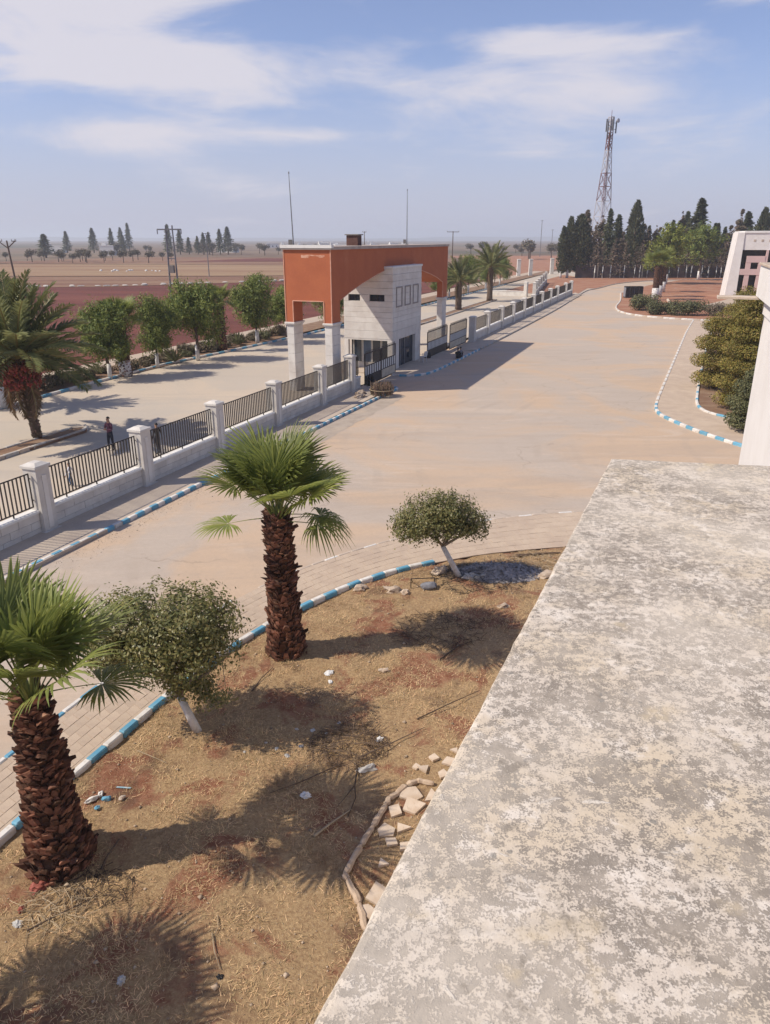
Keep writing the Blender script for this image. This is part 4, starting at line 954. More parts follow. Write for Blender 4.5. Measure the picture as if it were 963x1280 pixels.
fan_palm('fan palm with white painted foot among the pines beside the outer road', (-20.11, 57.5, .05), 4.1, .42, .40, crown(12, 10, 10, 6), 12, 260, sc=1.0, white=1.2)
fan_palm('dark trunked fan palm between the two biggest pines left of the gateway', (-15.46, 71.0, .05), 4.4, .48, .45, crown(13, 8, 9, 4), 13, 260, sc=.9)
# shrubs of the planting strip
def shrub_mesh(seed, mat, n_=900, size=.16, h=.5):
    rng_ = np.random.default_rng(seed); rnd = random.Random(seed)
    lob = [(rnd.uniform(-.4, .4), rnd.uniform(-.4, .4), h * rnd.uniform(.4, .8), .35, .35, h * .5) for _ in range(6)]
    v, f = lobes_cloud(lob, n_, size, .4, rng_, .4, .7, 0.0); return np_mesh('foliage', v, f, mat)
STEM = branchy((0, 0, -.03), [(.25, .1, .35), (-.25, .1, .4), (.05, -.25, .4), (-.1, .2, .3)], .02, .006, 5, 4, .05).mesh('stem', 'twig')
SHR = [shrub_mesh(1, 'dry_shrub'), shrub_mesh(2, 'shrub_leaf'), shrub_mesh(3, 'dry_shrub')]
rnd = random.Random(77)
for i in range(46):
    s_ = 36 + i * .92 + rnd.uniform(-.4, .4); k_ = -40.6 - rnd.random() * 1.6
    o = empty('low_shrub', (*SK(s_, k_), .05), rnd.uniform(0, 6), label='knee-high dry shrub in the bed along the outer road', cat='shrub', group='dry shrubs in the outer road bed')
    q = rnd.uniform(.8, 1.5); o.scale = (q, q, q * rnd.uniform(.8, 1.3)); inst('stem', STEM, o); inst('foliage', SHR[rnd.choice((0, 0, 1, 2))], o)['kind'] = 'stuff'
def agave(label, loc, sc):
    o = empty('spiky_plant', loc, 0, label=label, cat='plant'); rnd = random.Random(int(loc[0] * 10)); mb = MB()
    lm = MB().add([(0, -.05, 0), (0, .05, 0), (.5, .06, .06), (1.1, 0, -.02), (.5, -.06, .06)], [(0, 1, 2, 3, 4)]).mesh('leaf', 'shrub_leaf')
    for i in range(26): inst('leaf', lm, o, (0, 0, .1), (0, -R(rnd.uniform(20, 85)), R(i * 137.5)), (sc,) * 3)
agave('spiky upright plant between the slender and the widest pine', (-18.0, 63.9, .05), 1.3)
agave('spiky upright plant beside the tall rounded pine', (-14.6, 74.6, .05), 1.3)

# --- topiary conifers by the right-hand pavement
def topiary(label, loc, tiers, seed, n_=9000, mat='thuja_leaf'):
    rng_ = np.random.default_rng(seed); rnd = random.Random(seed); lob = []
    for (z, r, h) in tiers:
        for i in range(7):
            a = i * .9 + rnd.uniform(-.2, .2); q = r * .66; lob.append((q * math.cos(a), q * math.sin(a), z + rnd.uniform(-.08, .08), r * .42, r * .42, h * .46))
        lob.append((0, 0, z, r * .78, r * .78, h * .50)); lob.append((0, 0, z + h * .5, r * .55, r * .55, h * .4))
    o = empty('clipped_conifer', loc, 0, label=label, cat='conifer', group='clipped conifers in the bed at the right')
    tk = MB().tube([(0, 0, -.05), (0, 0, tiers[-1][0])], [.16, .05], 7)
    tk.build('trunk', 'bark', o, smooth=True)
    v, f = lobes_cloud(lob, int(n_ * 2.2), .13, .45, rng_, .5, .28); inst('crown', np_mesh('crown', v, f, mat), o)['kind'] = 'stuff'
topiary('tall tiered yellow-green conifer nearest the white wing at the right', (21.9, 45.2, .1), [(.7, 1.5, .95), (1.7, 1.6, .95), (2.7, 1.5, .95), (3.7, 1.45, .95), (4.65, 1.35, .95), (5.55, 1.2, .95), (6.3, .8, .8)], 51, 16000)
topiary('rounded tiered conifer with a ball at its left, behind the tallest one', (23.2, 52.0, .1), [(.8, 1.5, 1.0), (2.0, 1.7, 1.1), (3.2, 1.6, 1.1), (4.4, 1.3, 1.0)], 52, 12000)
topiary('tiered conifer at the far end of the clipped row', (27.6, 58.5, .1), [(.9, 1.4, 1.1), (2.2, 1.8, 1.1), (3.5, 1.7, 1.2), (4.8, 1.5, 1.1), (5.8, 1.0, .9)], 53, 11000)
topiary('low loose green conifer bush in front of the clipped row at the pavement end', (20.0, 39.6, .1), [(.6, 1.3, .9), (1.5, 1.35, .9), (2.3, 1.1, .9), (3.0, .7, .7)], 54, 9000, 'shrub_leaf')

# --- island bushes, palms and trees
def bush(label, loc, sx, sy, sz, seed, mat='shrub_leaf', n_=3500, group='bushes on the traffic island'):
    rng_ = np.random.default_rng(seed); rnd = random.Random(seed)
    lob = [(rnd.uniform(-.7, .7) * sx, rnd.uniform(-.6, .6) * sy, sz * rnd.uniform(.35, .65), sx * .42, sy * .45, sz * .42) for _ in range(9)]
    o = empty('bush', loc, 0, label=label, cat='bush', group=group)
    MB().tube([(0, 0, -.05), (.1, 0, sz * .5)], [.08, .03], 5).add(*[[], []]).build('stem', 'twig', o)
    v, f = lobes_cloud(lob, n_, .28, .4, rng_, .4, .5, 0.0); inst('foliage', np_mesh('foliage', v, f, mat), o)['kind'] = 'stuff'
bush('rounded dark green bush at the left tip of the traffic island', (37.8, 113.5, .12), 2.6, 2.6, 2.3, 61)
bush('wide dark green bush in the middle of the traffic island', (38.6, 106.8, .12), 2.4, 2.0, 1.9, 62)
bush('widest dark green bush below the white-footed palms on the island', (42.0, 105.6, .12), 3.2, 2.0, 2.0, 63)
bush('greyish sparse bush at the right end of the traffic island', (47.5, 105.0, .12), 3.4, 1.8, 1.7, 64, 'dry_shrub', 2600)
for i, (x, y, hh, lb) in enumerate(((46.58, 132.65, 5.6, 'front one of the white-footed fan palms on the island'), (49.8, 140.12, 5.8, 'middle one of the white-footed fan palms on the island'), (55.0, 153.0, 6.0, 'rear one of the white-footed fan palms on the island'))):
    fan_palm(lb, (x, y, .12), hh, .55, .50, crown(70 + i, 9, 12, 4), 70 + i, 160, sc=1.35, white=2.0, group='white-footed island palms')
BR = [pine_meshes(44, 6.0, 4.6, 5200, 'bright_leaf', .42), pine_meshes(45, 6.0, 4.6, 5200, 'pine_leaf', .42)]
pine('round_tree', 'bright yellow-green round tree behind the island palms', (66, 182, .1), BR[0], 2.2, 2.4, .4)
pine('round_tree', 'dull green round tree right of the bright one, before the dark wall', (80.5, 199, .1), BR[1], 2.25, 2.3, 1.9)

# --- conifers
def conifer_mesh(seed, H_, w, n_, mat, column=False, sparse=0.0):
    rng_ = np.random.default_rng(seed)
    t = rng_.random(n_) ** .85; z = H_ * (.10 + .90 * t)
    if column: prof = np.sin(np.pi * np.clip(t * .82 + .18, 0, 1)) ** .6
    else:
        lay = (t * (9 + seed % 4)) % 1.0; prof = (1 - t) ** .75 * (1 - .55 * lay) + .02
    a = rng_.random(n_) * 2 * np.pi; blot = 1 + .26 * np.sin(a * 3 + z * 1.1 + seed) + .22 * np.sin(a * 2 - z * 2.3 + 2 * seed) * (0 if column else 1)
    r = w * .5 * prof * blot * (1 - .55 * rng_.random(n_) ** 1.8)
    c = np.stack([r * np.cos(a), r * np.sin(a), z - (0 if column else .12) * r], 1)
    if sparse:
        keep = (np.sin(c[:, 0] * 1.9 + seed) + np.sin(c[:, 1] * 2.1) + np.sin(c[:, 2] * 1.5 + seed)) > (-1.6 + 1.6 * sparse); c = c[keep]; a = a[keep]
    m_ = len(c); up = np.stack([np.cos(a[:m_]), np.sin(a[:m_]), np.full(m_, 1.2 if column else -.15)], 1) + rng_.normal(size=(m_, 3)) * .35
    v, f = leaf_quads(c, up, H_ * .055 * rng_.uniform(.6, 1.4, m_), .38, rng_, np.stack([np.cos(a[:m_]), np.sin(a[:m_]), np.full(m_, .6)], 1))
    return np_mesh('crown', v, f, mat)
CT = MB().tube([(0, 0, -.1), (0, 0, .5), (0, 0, .95)], [.02, .014, .003], 6).mesh('trunk', 'bark', True)
CON = [conifer_mesh(i, 1.0 * 14, 5.2, 2200, 'conifer_leaf') for i in (1, 2, 3)] + [conifer_mesh(i, 14, 5.6, 2000, 'conifer_brown', sparse=.45) for i in (4, 5, 6)] + [conifer_mesh(7, 14, 2.3, 1800, 'conifer_leaf', True), conifer_mesh(8, 14, 3.6, 2200, 'conifer_leaf', True)]
CTW = MB().tube([(0, 0, -.1), (0, 0, 7), (0, 0, 13.2)], [.26, .2, .04], 6).mesh('trunk', 'bark', True)
CLW = MB().tube([(0, 0, 0), (0, 0, 2.0)], [.32, .29], 8).mesh('limewash_band', 'limewash', True)
def conifer(label, x, y, k_, h, w=1.0, rz=0.0, group=None, white=False, z=0.0):
    o = empty('conifer', (x, y, z), rz, label=label, cat='conifer', group=group); q = h / 14; o.scale = (q * w, q * w, q)
    t = inst('trunk', CTW, o); inst('crown', CON[k_], o)['kind'] = 'stuff'
    if white: inst('limewash_band', CLW, t)
# landmark trees of the wood
conifer('dark narrow cypress at the left end of the wood, lowest of the three', 48.0, 212, 6, 13.2, 1.1, 0, 'wood behind the dark wall', True)
conifer('dark narrow cypress second from the left end of the wood', 50.0, 213, 6, 15.6, 1.15, 1, 'wood behind the dark wall', True)
conifer('dense dark cypress third from the left end of the wood', 53.0, 214, 7, 16.2, 1.35, 2, 'wood behind the dark wall', True)
conifer('tall dense columnar cypress right of the lattice tower, highest in the wood', 67.7, 214, 7, 19.6, .85, 1, 'wood behind the dark wall', True)
conifer('pointed dark conifer rising from the middle right of the wood', 85.5, 216, 0, 20.3, 1.3, 0, 'wood behind the dark wall', True)
conifer('dark pointed cypress showing above the roof of the far white building', 104, 218, 7, 18.0, .9, 0, 'wood behind the dark wall', True)
rnd = random.Random(9)
for i in range(57):
    row = i % 3; x = 56 + (i // 3) * 3.2 + rnd.uniform(-1.0, 1.0) + row * .9; y = 215 + row * 5 + rnd.uniform(-2, 2) + (x - 56) * .05
    k_ = rnd.choice((0, 1, 2, 3, 4, 4, 5, 5)) if row else rnd.choice((3, 4, 5)); br = k_ in (3, 4, 5)
    conifer('grey-brown sparse conifer in the mixed wood behind the dark wall' if br else 'dark green conifer in the mixed wood behind the dark wall', x, y, k_, (rnd.uniform(12.0, 18.0) if row else rnd.uniform(10, 13.5)), rnd.uniform(.9, 1.3), rnd.uniform(0, 6), 'mixed conifers of the wood (brown)' if br else 'mixed conifers of the wood (green)', True)
# whitewashed young trees along the wall foot
TW = MB().tube([(0, 0, 0), (.05, 0, 1.6), (0, 0, 3.4)], [.16, .13, .07], 6).mesh('trunk', 'limewash', True)
YC = [conifer_mesh(11 + i, 14, 9.0, 700, 'conifer_brown', sparse=.5) for i in range(2)]
for i in range(26):
    x = 57 + i * 2.05 + rnd.uniform(-.6, .6); y = 209.4 + (x - 55) * .05
    if 62 < x < 64: continue
    o = empty('young_tree', (x, y, .03), rnd.uniform(0, 6), label='slim white-trunked tree before the dark wall of the wood', cat='tree', group='white-trunked trees along the dark wall')
    inst('trunk', TW, o); c_ = inst('crown', YC[i % 2], o, (0, 0, 2.3), (0, 0, 0), (.42, .42, rnd.uniform(.4, .55))); c_['kind'] = 'stuff'
dw = empty('dark_boundary_wall', (52, 212, 0), 0, label='long dark wall along the foot of the wood', cat='wall')
for i in range(10):
    a = (0 + i * 6.2, .30 * i); MB().box(a[0], a[0] + 5.9, a[1], a[1] + .25, 0, 3.3).build('wall_panel', 'dark_wall', dw)
    MB().box(a[0] + 5.9, a[0] + 6.2, a[1] - .06, a[1] + .31, 0, 3.5).build('wall_post', 'joint_grey', dw)

# far conifers on the plain at the left
far = [(-196.3, 453, 0, 17, 1.9, 'broad dark conifer standing alone at the far left of the plain'), (-248.6, 614, 1, 21, 1.15, 'lone pointed conifer, second from the left on the plain'),
       (-227.9, 614, 2, 24, 1.15, 'pointed conifer, third from the left on the plain'), (-213.5, 614, 0, 24, .85, 'pointed conifer, fourth from the left on the plain'),
       (-207, 620, 1, 20, .9, 'shorter pointed conifer, fifth from the left on the plain'), (-233.4, 696, 2, 26, 1.0, 'left one of the close pair of far conifers before the pylon'),
       (-228, 700, 0, 31, .8, 'right, taller one of the close pair of far conifers before the pylon'), (-151.2, 549, 2, 26, .9, 'tall conifer just behind the left half of the twin-post pylon'),
       (-143.3, 549, 1, 22, .95, 'conifer showing through the right half of the twin-post pylon'), (-137.2, 549, 0, 15, 1.2, 'short dark conifer right of the twin-post pylon'),
       (-131, 549, 1, 16, 1.0, 'left one of the three short conifers by the thin pole'), (-127.5, 552, 2, 19, 1.0, 'middle one of the three short conifers by the thin pole'),
       (-123, 549, 0, 19.5, 1.0, 'right one of the three short conifers by the thin pole'), (-115.3, 549, 1, 22, 1.0, 'left one of the last two big conifers before the gateway'), (-109.8, 549, 2, 24, 1.2, 'right one of the last two big conifers before the gateway')]
for x, y, k_, h, w_, lb in far: conifer(lb, x, y, k_, h * .76, w_ * 1.35, x, 'far conifers on the plain', z=-.15)
# orchard trees
OT = MB().tube([(0, 0, -.2), (0, 0, 2.2)], [.18, .10], 5).mesh('trunk', 'bark')
OC = []
for i in range(3):
    rng_ = np.random.default_rng(90 + i); v, f = lobes_cloud([(rng_.uniform(-.9, .9), rng_.uniform(-.9, .9), 2.9 + rng_.uniform(-.4, .4), 1.1, 1.1, .9) for _ in range(6)], 420, .55, .45, rng_, .4, .6); OC.append(np_mesh('crown', v, f, 'olive_leaf'))
rnd = random.Random(31)
def orchard(n_, x0, x1, y0, y1, smin, smax, lb, grp):
    for i in range(n_):
        o = empty('orchard_tree', (rnd.uniform(x0, x1), rnd.uniform(y0, y1), -.15), rnd.uniform(0, 6), label=lb, cat='tree', group=grp); q = rnd.uniform(smin, smax); o.scale = (q, q, q)
        inst('trunk', OT, o); inst('crown', OC[i % 3], o)['kind'] = 'stuff'
orchard(44, -235, -105, 338, 400, .9, 1.5, 'small grey-green orchard tree on the tan field at the left', 'orchard at the left')
orchard(26, -190, 10, 480, 640, 1.0, 2.0, 'small dark tree scattered beyond the tan field', 'scattered far trees')
orchard(34, 60, 200, 470, 640, 1.2, 2.4, 'grey leafless-looking tree beyond the red field right of the gateway', 'far grove right of the gateway')
orchard(10, 75, 110, 400, 440, 1.6, 2.6, 'dark rounded tree on the rise above the red field', 'rounded trees above the red field')
# ------------------------------------------------------------------ garden ground
GX0, GX1, GY0, GY1, GN = -9.5, 16.0, 2.0, 24.6, .085
poly = [(p[0], p[1]) for p in si] + [(16, 24.2), (16, 2), (-9.8, 2)]
def inside(x, y, P=poly):
    c = False; j = len(P) - 1
    for i in range(len(P)):
        xi, yi = P[i]; xj, yj = P[j]
        if (yi > y) != (yj > y) and x < (xj - xi) * (y - yi) / (yj - yi) + xi: c = not c
        j = i
    return c
nx, ny = int((GX1 - GX0) / GN) + 1, int((GY1 - GY0) / GN) + 1
HGT = np.zeros((ny, nx))
for j in range(ny):
    for i in range(nx):
        p = Vector((GX0 + i * GN, GY0 + j * GN, 0))
        HGT[j, i] = .095 + .055 * mnoise.noise(p * .55) + .035 * mnoise.noise(p * 1.7 + Vector((9, 2, 0))) + .022 * mnoise.noise(p * 4.3 + Vector((1, 7, 0)))
def gz(x, y):
    u, v = (x - GX0) / GN, (y - GY0) / GN; i = int(np.clip(u, 0, nx - 2)); j = int(np.clip(v, 0, ny - 2)); a, b = u - i, v - j
    return float((HGT[j, i] * (1 - a) + HGT[j, i + 1] * a) * (1 - b) + (HGT[j + 1, i] * (1 - a) + HGT[j + 1, i + 1] * a) * b)
gv = [(GX0 + i * GN, GY0 + j * GN, HGT[j, i]) for j in range(ny) for i in range(nx)]
gf = [(j * nx + i, j * nx + i + 1, (j + 1) * nx + i + 1, (j + 1) * nx + i) for j in range(ny - 1) for i in range(nx - 1) if inside(GX0 + (i + .5) * GN, GY0 + (j + .5) * GN) or inside(GX0 + (i + .5) * GN + .12, GY0 + (j + .5) * GN - .06)]
ga_ = inst('garden_soil', np_mesh('garden_soil', gv, gf, 'straw_soil', True)); ga_['kind'] = 'structure'
# dry straw and cut grass, thinner on the bare red patches
rng_ = np.random.default_rng(5); NB = 330000
bx = GX0 + 1 + 24.2 * rng_.random(NB) ** 1.35; by = 4.5 + (23.6 - 4.5) * rng_.random(NB) ** 1.25
den = np.sin(bx * 1.3 + 1.1) * np.sin(by * .9 + .4) + .7 * np.sin(bx * 2.9 + by * 1.7) + .5 * np.sin(bx * 5.1 - by * 4.3) + .4 * np.sin(by * 6.7 + bx * 2.2)
keep = rng_.random(NB) < np.clip(.50 + .48 * den, .05, 1.0); bx, by = bx[keep], by[keep]
px_ = np.array([p[0] for p in poly]); py_ = np.array([p[1] for p in poly]); ins_ = np.zeros(len(bx), bool); j = len(poly) - 1
for i in range(len(poly)):
    cond = ((py_[i] > by) != (py_[j] > by)) & (bx < (px_[j] - px_[i]) * (by - py_[i]) / (py_[j] - py_[i] + 1e-9) + px_[i]); ins_ ^= cond; j = i
bx, by = bx[ins_], by[ins_]
u, v = (bx - GX0) / GN, (by - GY0) / GN; i0, j0 = u.astype(int).clip(0, nx - 2), v.astype(int).clip(0, ny - 2); a, b = u - i0, v - j0
bz = (HGT[j0, i0] * (1 - a) + HGT[j0, i0 + 1] * a) * (1 - b) + (HGT[j0 + 1, i0] * (1 - a) + HGT[j0 + 1, i0 + 1] * a) * b
nb_ = len(bx); az = rng_.random(nb_) * 2 * np.pi; el = np.abs(rng_.normal(0, .38, nb_)); Lb_ = rng_.uniform(.04, .15, nb_); wb = rng_.uniform(.003, .0075, nb_)
base_ = np.stack([bx, by, bz + .004], 1); dv = np.stack([np.cos(az) * np.cos(el), np.sin(az) * np.cos(el), np.sin(el)], 1); sv_ = np.stack([-np.sin(az), np.cos(az), np.zeros(nb_)], 1) * wb[:, None]
V3 = np.empty((nb_, 3, 3)); V3[:, 0] = base_ - sv_; V3[:, 1] = base_ + sv_; V3[:, 2] = base_ + dv * Lb_[:, None]
tx_, ty_ = [], []
while len(tx_) < 900:
    x, y = rng_.uniform(-8.5, 6.5), rng_.uniform(4.8, 23)
    if inside(x, y) and mnoise.noise(Vector((x * .8, y * .8, 5))) > -.05: tx_.append(x); ty_.append(y)
TB = 26; cx_ = np.repeat(tx_, TB) + rng_.normal(0, .05, 900 * TB); cy_ = np.repeat(ty_, TB) + rng_.normal(0, .05, 900 * TB)
cz_ = np.repeat([gz(x, y) for x, y in zip(tx_, ty_)], TB); az = rng_.random(900 * TB) * 2 * np.pi; el = rng_.uniform(.25, 1.2, 900 * TB); L2 = rng_.uniform(.05, .17, 900 * TB)
b2 = np.stack([cx_, cy_, cz_ - .01], 1); d2 = np.stack([np.cos(az) * np.cos(el), np.sin(az) * np.cos(el), np.sin(el)], 1); s2 = np.stack([-np.sin(az), np.cos(az), np.zeros(len(az))], 1) * .004
T3 = np.empty((len(az), 3, 3)); T3[:, 0] = b2 - s2; T3[:, 1] = b2 + s2; T3[:, 2] = b2 + d2 * L2[:, None]; V3 = np.concatenate([V3, T3]); nb_ = len(V3)
gs = inst('dry_grass', np_mesh('dry_grass', V3.reshape(-1, 3), np.arange(nb_ * 3).reshape(-1, 3), 'straw')); tag(gs, 'dry yellow straw and cut grass covering the garden soil', 'grass', kind='stuff')
# pebbles and crumbs of soil
rng_ = np.random.default_rng(6); NPB = 5200; qx = rng_.uniform(-8, 7, NPB); qy = rng_.uniform(5, 23.3, NPB); rr = rng_.gamma(1.2, .007, NPB) + .005
T6 = np.array([(1, 0, 0), (-1, 0, 0), (0, 1, 0), (0, -1, 0), (0, 0, .8), (0, 0, -.8)], float); F8 = np.array([(0, 2, 4), (2, 1, 4), (1, 3, 4), (3, 0, 4), (2, 0, 5), (1, 2, 5), (3, 1, 5), (0, 3, 5)])
ok = np.array([inside(x, y) for x, y in zip(qx, qy)]); qx, qy, rr = qx[ok], qy[ok], rr[ok]; m_ = len(qx)
qz = np.array([gz(x, y) for x, y in zip(qx, qy)]); vv = np.stack([qx, qy, qz + rr * .3], 1)[:, None, :] + T6[None] * rr[:, None, None] * rng_.uniform(.6, 1.3, (m_, 6, 1))
pb = inst('pebbles', np_mesh('pebbles', vv.reshape(-1, 3), (F8[None] + np.arange(m_)[:, None, None] * 6).reshape(-1, 3), 'pebble')); tag(pb, 'small pale pebbles and crumbs strewn over the garden soil', 'pebbles', kind='stuff')

# debris ------------------------------------------------
def on(x, y, dz=0.0): return (x, y, gz(x, y) + dz)
def rock(label, x, y, sx, sy, sz, seed, mat='pale_rock', rz=0.0):
    o = inst('rock', rock_mesh('rock', sx, sy, sz, mat, seed), None, on(x, y, sz * .25), (0, 0, rz)); return tag(o, label, 'rock', 'pale rocks by the kerb')
rock('larger flat pale rock beside the kerb right of the middle fan palm', .25, 20.0, .30, .17, .13, 1)
rock('smaller pale rock tucked against the larger flat one by the kerb', .62, 19.85, .15, .12, .10, 2)
rock('pale chipped rock lying on the kerb side of the leaning white trunk', 1.75, 21.3, .32, .2, .16, 3, rz=.6)
rock('light stone at the edge of the ash heap nearest the roof ledge', 3.4, 18.95, .2, .13, .09, 4)
rock('pale rock at the right end of the ash heap', 5.1, 21.0, .3, .2, .14, 5, rz=.4)
rock('low crumbly pale rock left of the flat rocks below the kerb', -.75, 20.05, .22, .16, .1, 6)
rock('grey stone slab at the tip of the dark branch pile', -.35, 12.05, .20, .11, .06, 7, 'kerb_grey', .5)
rock('small rock beside the white paper scrap on the right', -.05, 15.6, .12, .08, .06, 8)
rock('grey stone in the shade right of the leaning white trunk', 2.75, 20.9, .28, .18, .14, 9, 'kerb_grey')
def crumple(name, label, x, y, s, mat, seed, flat=.5, cat='litter'):
    rnd = random.Random(seed); bm = bmesh.new(); bmesh.ops.create_icosphere(bm, subdivisions=3, radius=1)
    for v in bm.verts:
        q = .8 + .5 * mnoise.noise(v.co * 2.3 + Vector((seed, 0, 0))) + .25 * mnoise.noise(v.co * 6 + Vector((0, seed, 0))); v.co = Vector((v.co.x * q, v.co.y * q * .75, max(-.25, v.co.z * q * flat))) * s
    me = bpy.data.meshes.new(name); bm.to_mesh(me); bm.free(); me.materials.append(MATS[mat])
    return tag(inst(name, me, None, on(x, y, s * .15), (0, 0, seed)), label, cat)
crumple('paper_scrap', 'white paper scrap lying right of the middle palm trunk base', -1.36, 15.5, .15, 'white_litter', 1, .25)
crumple('paper_scrap', 'small white scrap just below the larger paper scrap', -1.30, 15.12, .08, 'white_litter', 2, .4)
crumple('plastic_bag', 'crumpled white plastic bag left of the forked branch', -1.5, 11.25, .12, 'white_litter', 3, .7)
crumple('plastic_bag', 'small white plastic scrap right of the dark branch pile', -.12, 12.95, .10, 'white_litter', 4, .5)
crumple('plastic_bag', 'grey-white plastic wrapper in the shadow at the bottom left', -3.75, 7.55, .09, 'grey_plastic', 5, .6)
crumple('plastic_bag', 'dark scrap at the end of the pale twig near the bottom', -2.36, 7.62, .06, 'black_frame', 6, .6)
crumple('clay_shard', 'broken red clay pot half sunk beside the nearest palm trunk', -5.62, 9.2, .20, 'red_clay', 7, .55, 'shard')
crumple('clay_shard', 'small red cap by the twigs at the left edge', -5.72, 8.75, .07, 'red_clay', 8, .8, 'shard')
crumple('plastic_bag', 'grey plastic wrapper among twigs at the left edge', -5.66, 8.48, .10, 'grey_plastic', 9, .4)
for i, (x, y, s_) in enumerate(((-2.25, 12.7, .10), (-2.0, 12.45, .12), (-1.75, 12.75, .11), (-1.55, 13.25, .12), (-1.25, 13.15, .09), (-2.5, 12.9, .08), (-1.0, 13.5, .10), (-2.9, 12.6, .07), (-1.9, 13.3, .08))):
    o = crumple('paper_scrap', 'grey-white scrap in the shadow of the clipped tree beside the palm', x, y, s_ * .6, 'grey_plastic', 20 + i, .3); o['group'] = 'scraps in the tree shadow'
# torn blue-white kerb chunk and branch by the nearest palm
o = empty('broken_kerb', on(-5.35, 11.2), .5, label='toppled blue and white kerb fragments behind the nearest palm trunk', cat='kerb')
o.scale = (.7, .7, .7)
for q_, (x, y, sx, sy, sz, mt, rz) in enumerate(((-.22, .05, .20, .09, .10, 'kerb_white', .3), (.12, -.10, .14, .08, .08, 'kerb_blue', -.3), (.02, .16, .12, .07, .07, 'kerb_white', 1.1), (.50, -.26, .10, .06, .05, 'kerb_sand', .4), (-.15, -.34, .08, .07, .05, 'kerb_blue', .9))):
    inst('kerb_fragment', rock_mesh('kerb_fragment', sx, sy, sz, mt, 500 + q_, .6), o, (x, y, .04), (0, 0, rz))
MB().add([(.42, .22, .04), (.46, .25, .05), (.80, .05, .03), (.77, .02, .02)], [(0, 1, 2, 3)]).build('plastic_strip', 'blue_litter', o)
def stick(label, pts, r, mat='twig', group=None):
    P = [on(x, y, z) for x, y, z in pts]; c = P[0]
    o = MB().tube([(a - c[0], b - c[1], d_ - c[2]) for a, b, d_ in P], [r * (1 - .6 * i / max(1, len(P) - 1)) for i in range(len(P))], 5).build('branch', mat, loc=c)
    return tag(o, label, 'branch', group)
stick('forked dark branch below the pile, long upright arm', [(-.55, 12.0, .05), (-.58, 11.5, .06), (-.55, 11.2, .04), (-.68, 10.7, .03)], .018)
stick('forked dark branch below the pile, left arm', [(-.58, 11.55, .05), (-.75, 11.2, .05), (-.9, 10.95, .03)], .013)
stick('long dark branch sticking right out of the pile', [(-.5, 12.3, .10), (.15, 12.75, .10), (.85, 13.3, .05)], .018)
stick('long thin dark branch reaching towards the roof ledge', [(.7, 13.6, .03), (1.5, 14.1, .12), (2.2, 14.7, .06)], .016)
stick('thin dark branch left of the pile pointing down', [(-.9, 12.15, .04), (-1.6, 11.6, .05), (-2.2, 11.3, .03)], .014)
stick('pale weathered stick lying across the lower shadow', [(-1.25, 10.25, .03), (-.95, 10.55, .05), (-.62, 10.9, .03)], .028, 'pale_twig')
stick('pale bent twig near the bottom, beside the dark scrap', [(-2.62, 8.3, .02), (-2.52, 8.0, .04), (-2.38, 7.72, .03)], .013, 'pale_twig')
stick('pale short twig above the bent one', [(-2.6, 8.6, .02), (-2.55, 8.4, .03), (-2.58, 8.25, .03)], .009, 'pale_twig')
stick('long brown stick leaning from twigs at the left edge', [(-5.45, 8.35, .03), (-5.1, 8.6, .06), (-4.6, 9.0, .03)], .016)
stick('thick dark stub standing right of the nearest palm foot', [(-4.75, 9.55, .02), (-4.7, 9.7, .15), (-4.55, 9.95, .3)], .03)
stick('pale straight twig at the bottom right of the palm foot', [(-4.88, 8.85, .03), (-4.80, 8.55, .03)], .014, 'pale_twig')
stick('dark stick lying in the tree shadow near the roof ledge', [(1.35, 16.1, .03), (1.9, 16.7, .05), (2.3, 17.0, .03)], .022)
stick('thin branch lying from the kerb towards the middle palm', [(-3.1, 14.7, .02), (-2.95, 15.2, .05), (-2.75, 15.7, .03)], .02)
stick('pale straw stalk lying left of the white-footed clipped tree', [(-5.1, 12.6, .02), (-4.7, 12.35, .04), (-4.4, 12.2, .03)], .014, 'pale_twig')
stick('dark plank at the top edge of the soil by the pavement', [(4.4, 22.6, .04), (5.1, 22.75, .05), (5.9, 22.85, .04)], .05)
def twig_heap(name, label, x, y, r, h, n_, mat, seed, L=(.25, .7), rad=.006):
    rnd = random.Random(seed); mb = MB(); c = on(x, y)
    for i in range(n_):
        a = rnd.uniform(0, 6.28); q = r * math.sqrt(rnd.random()); p = Vector((q * math.cos(a), q * math.sin(a) * .8, max(.01, h * (1 - q / r) * rnd.random()) - c[2] + gz(c[0] + q * math.cos(a), c[1] + q * math.sin(a) * .8)))
        b_ = rnd.uniform(0, 6.28); l = rnd.uniform(*L); d_ = Vector((math.cos(b_), math.sin(b_), rnd.uniform(-.15, .25))) * l * .5
        mb.tube([p - d_, p + Vector((0, 0, .02)), p + d_], [rad * rnd.uniform(.6, 1.4), rad, rad * .4], 3, cap=False)
    o = mb.build(name, mat, loc=c); return tag(o, label, 'brush pile', kind='stuff')
twig_heap('brush_pile', 'dark brush pile of cut twigs in the shadow right of the clipped tree', -.75, 12.75, .85, .35, 260, 'twig', 1)
twig_heap('brush_pile', 'brown twig litter at the left edge below the nearest palm', -5.2, 8.75, .6, .12, 110, 'pale_twig', 2, (.15, .5))
twig_heap('brush_pile', 'dark twig litter right of the nearest palm foot', -4.6, 9.2, .55, .12, 90, 'twig', 3, (.15, .45))
twig_heap('brush_pile', 'dark twigs and leaves under the middle palm crown shadow', 1.4, 17.6, 1.3, .16, 260, 'twig', 4, (.15, .6))
twig_heap('brush_pile', 'burnt twigs heaped around the foot of the leaning tree', 2.9, 20.9, 1.5, .25, 330, 'black_frame', 5, (.1, .4), .007)
twig_heap('brush_pile', 'grey brush and rubble at the right end of the ash heap', 4.9, 22.2, 1.2, .18, 200, 'pale_twig', 6, (.15, .6))
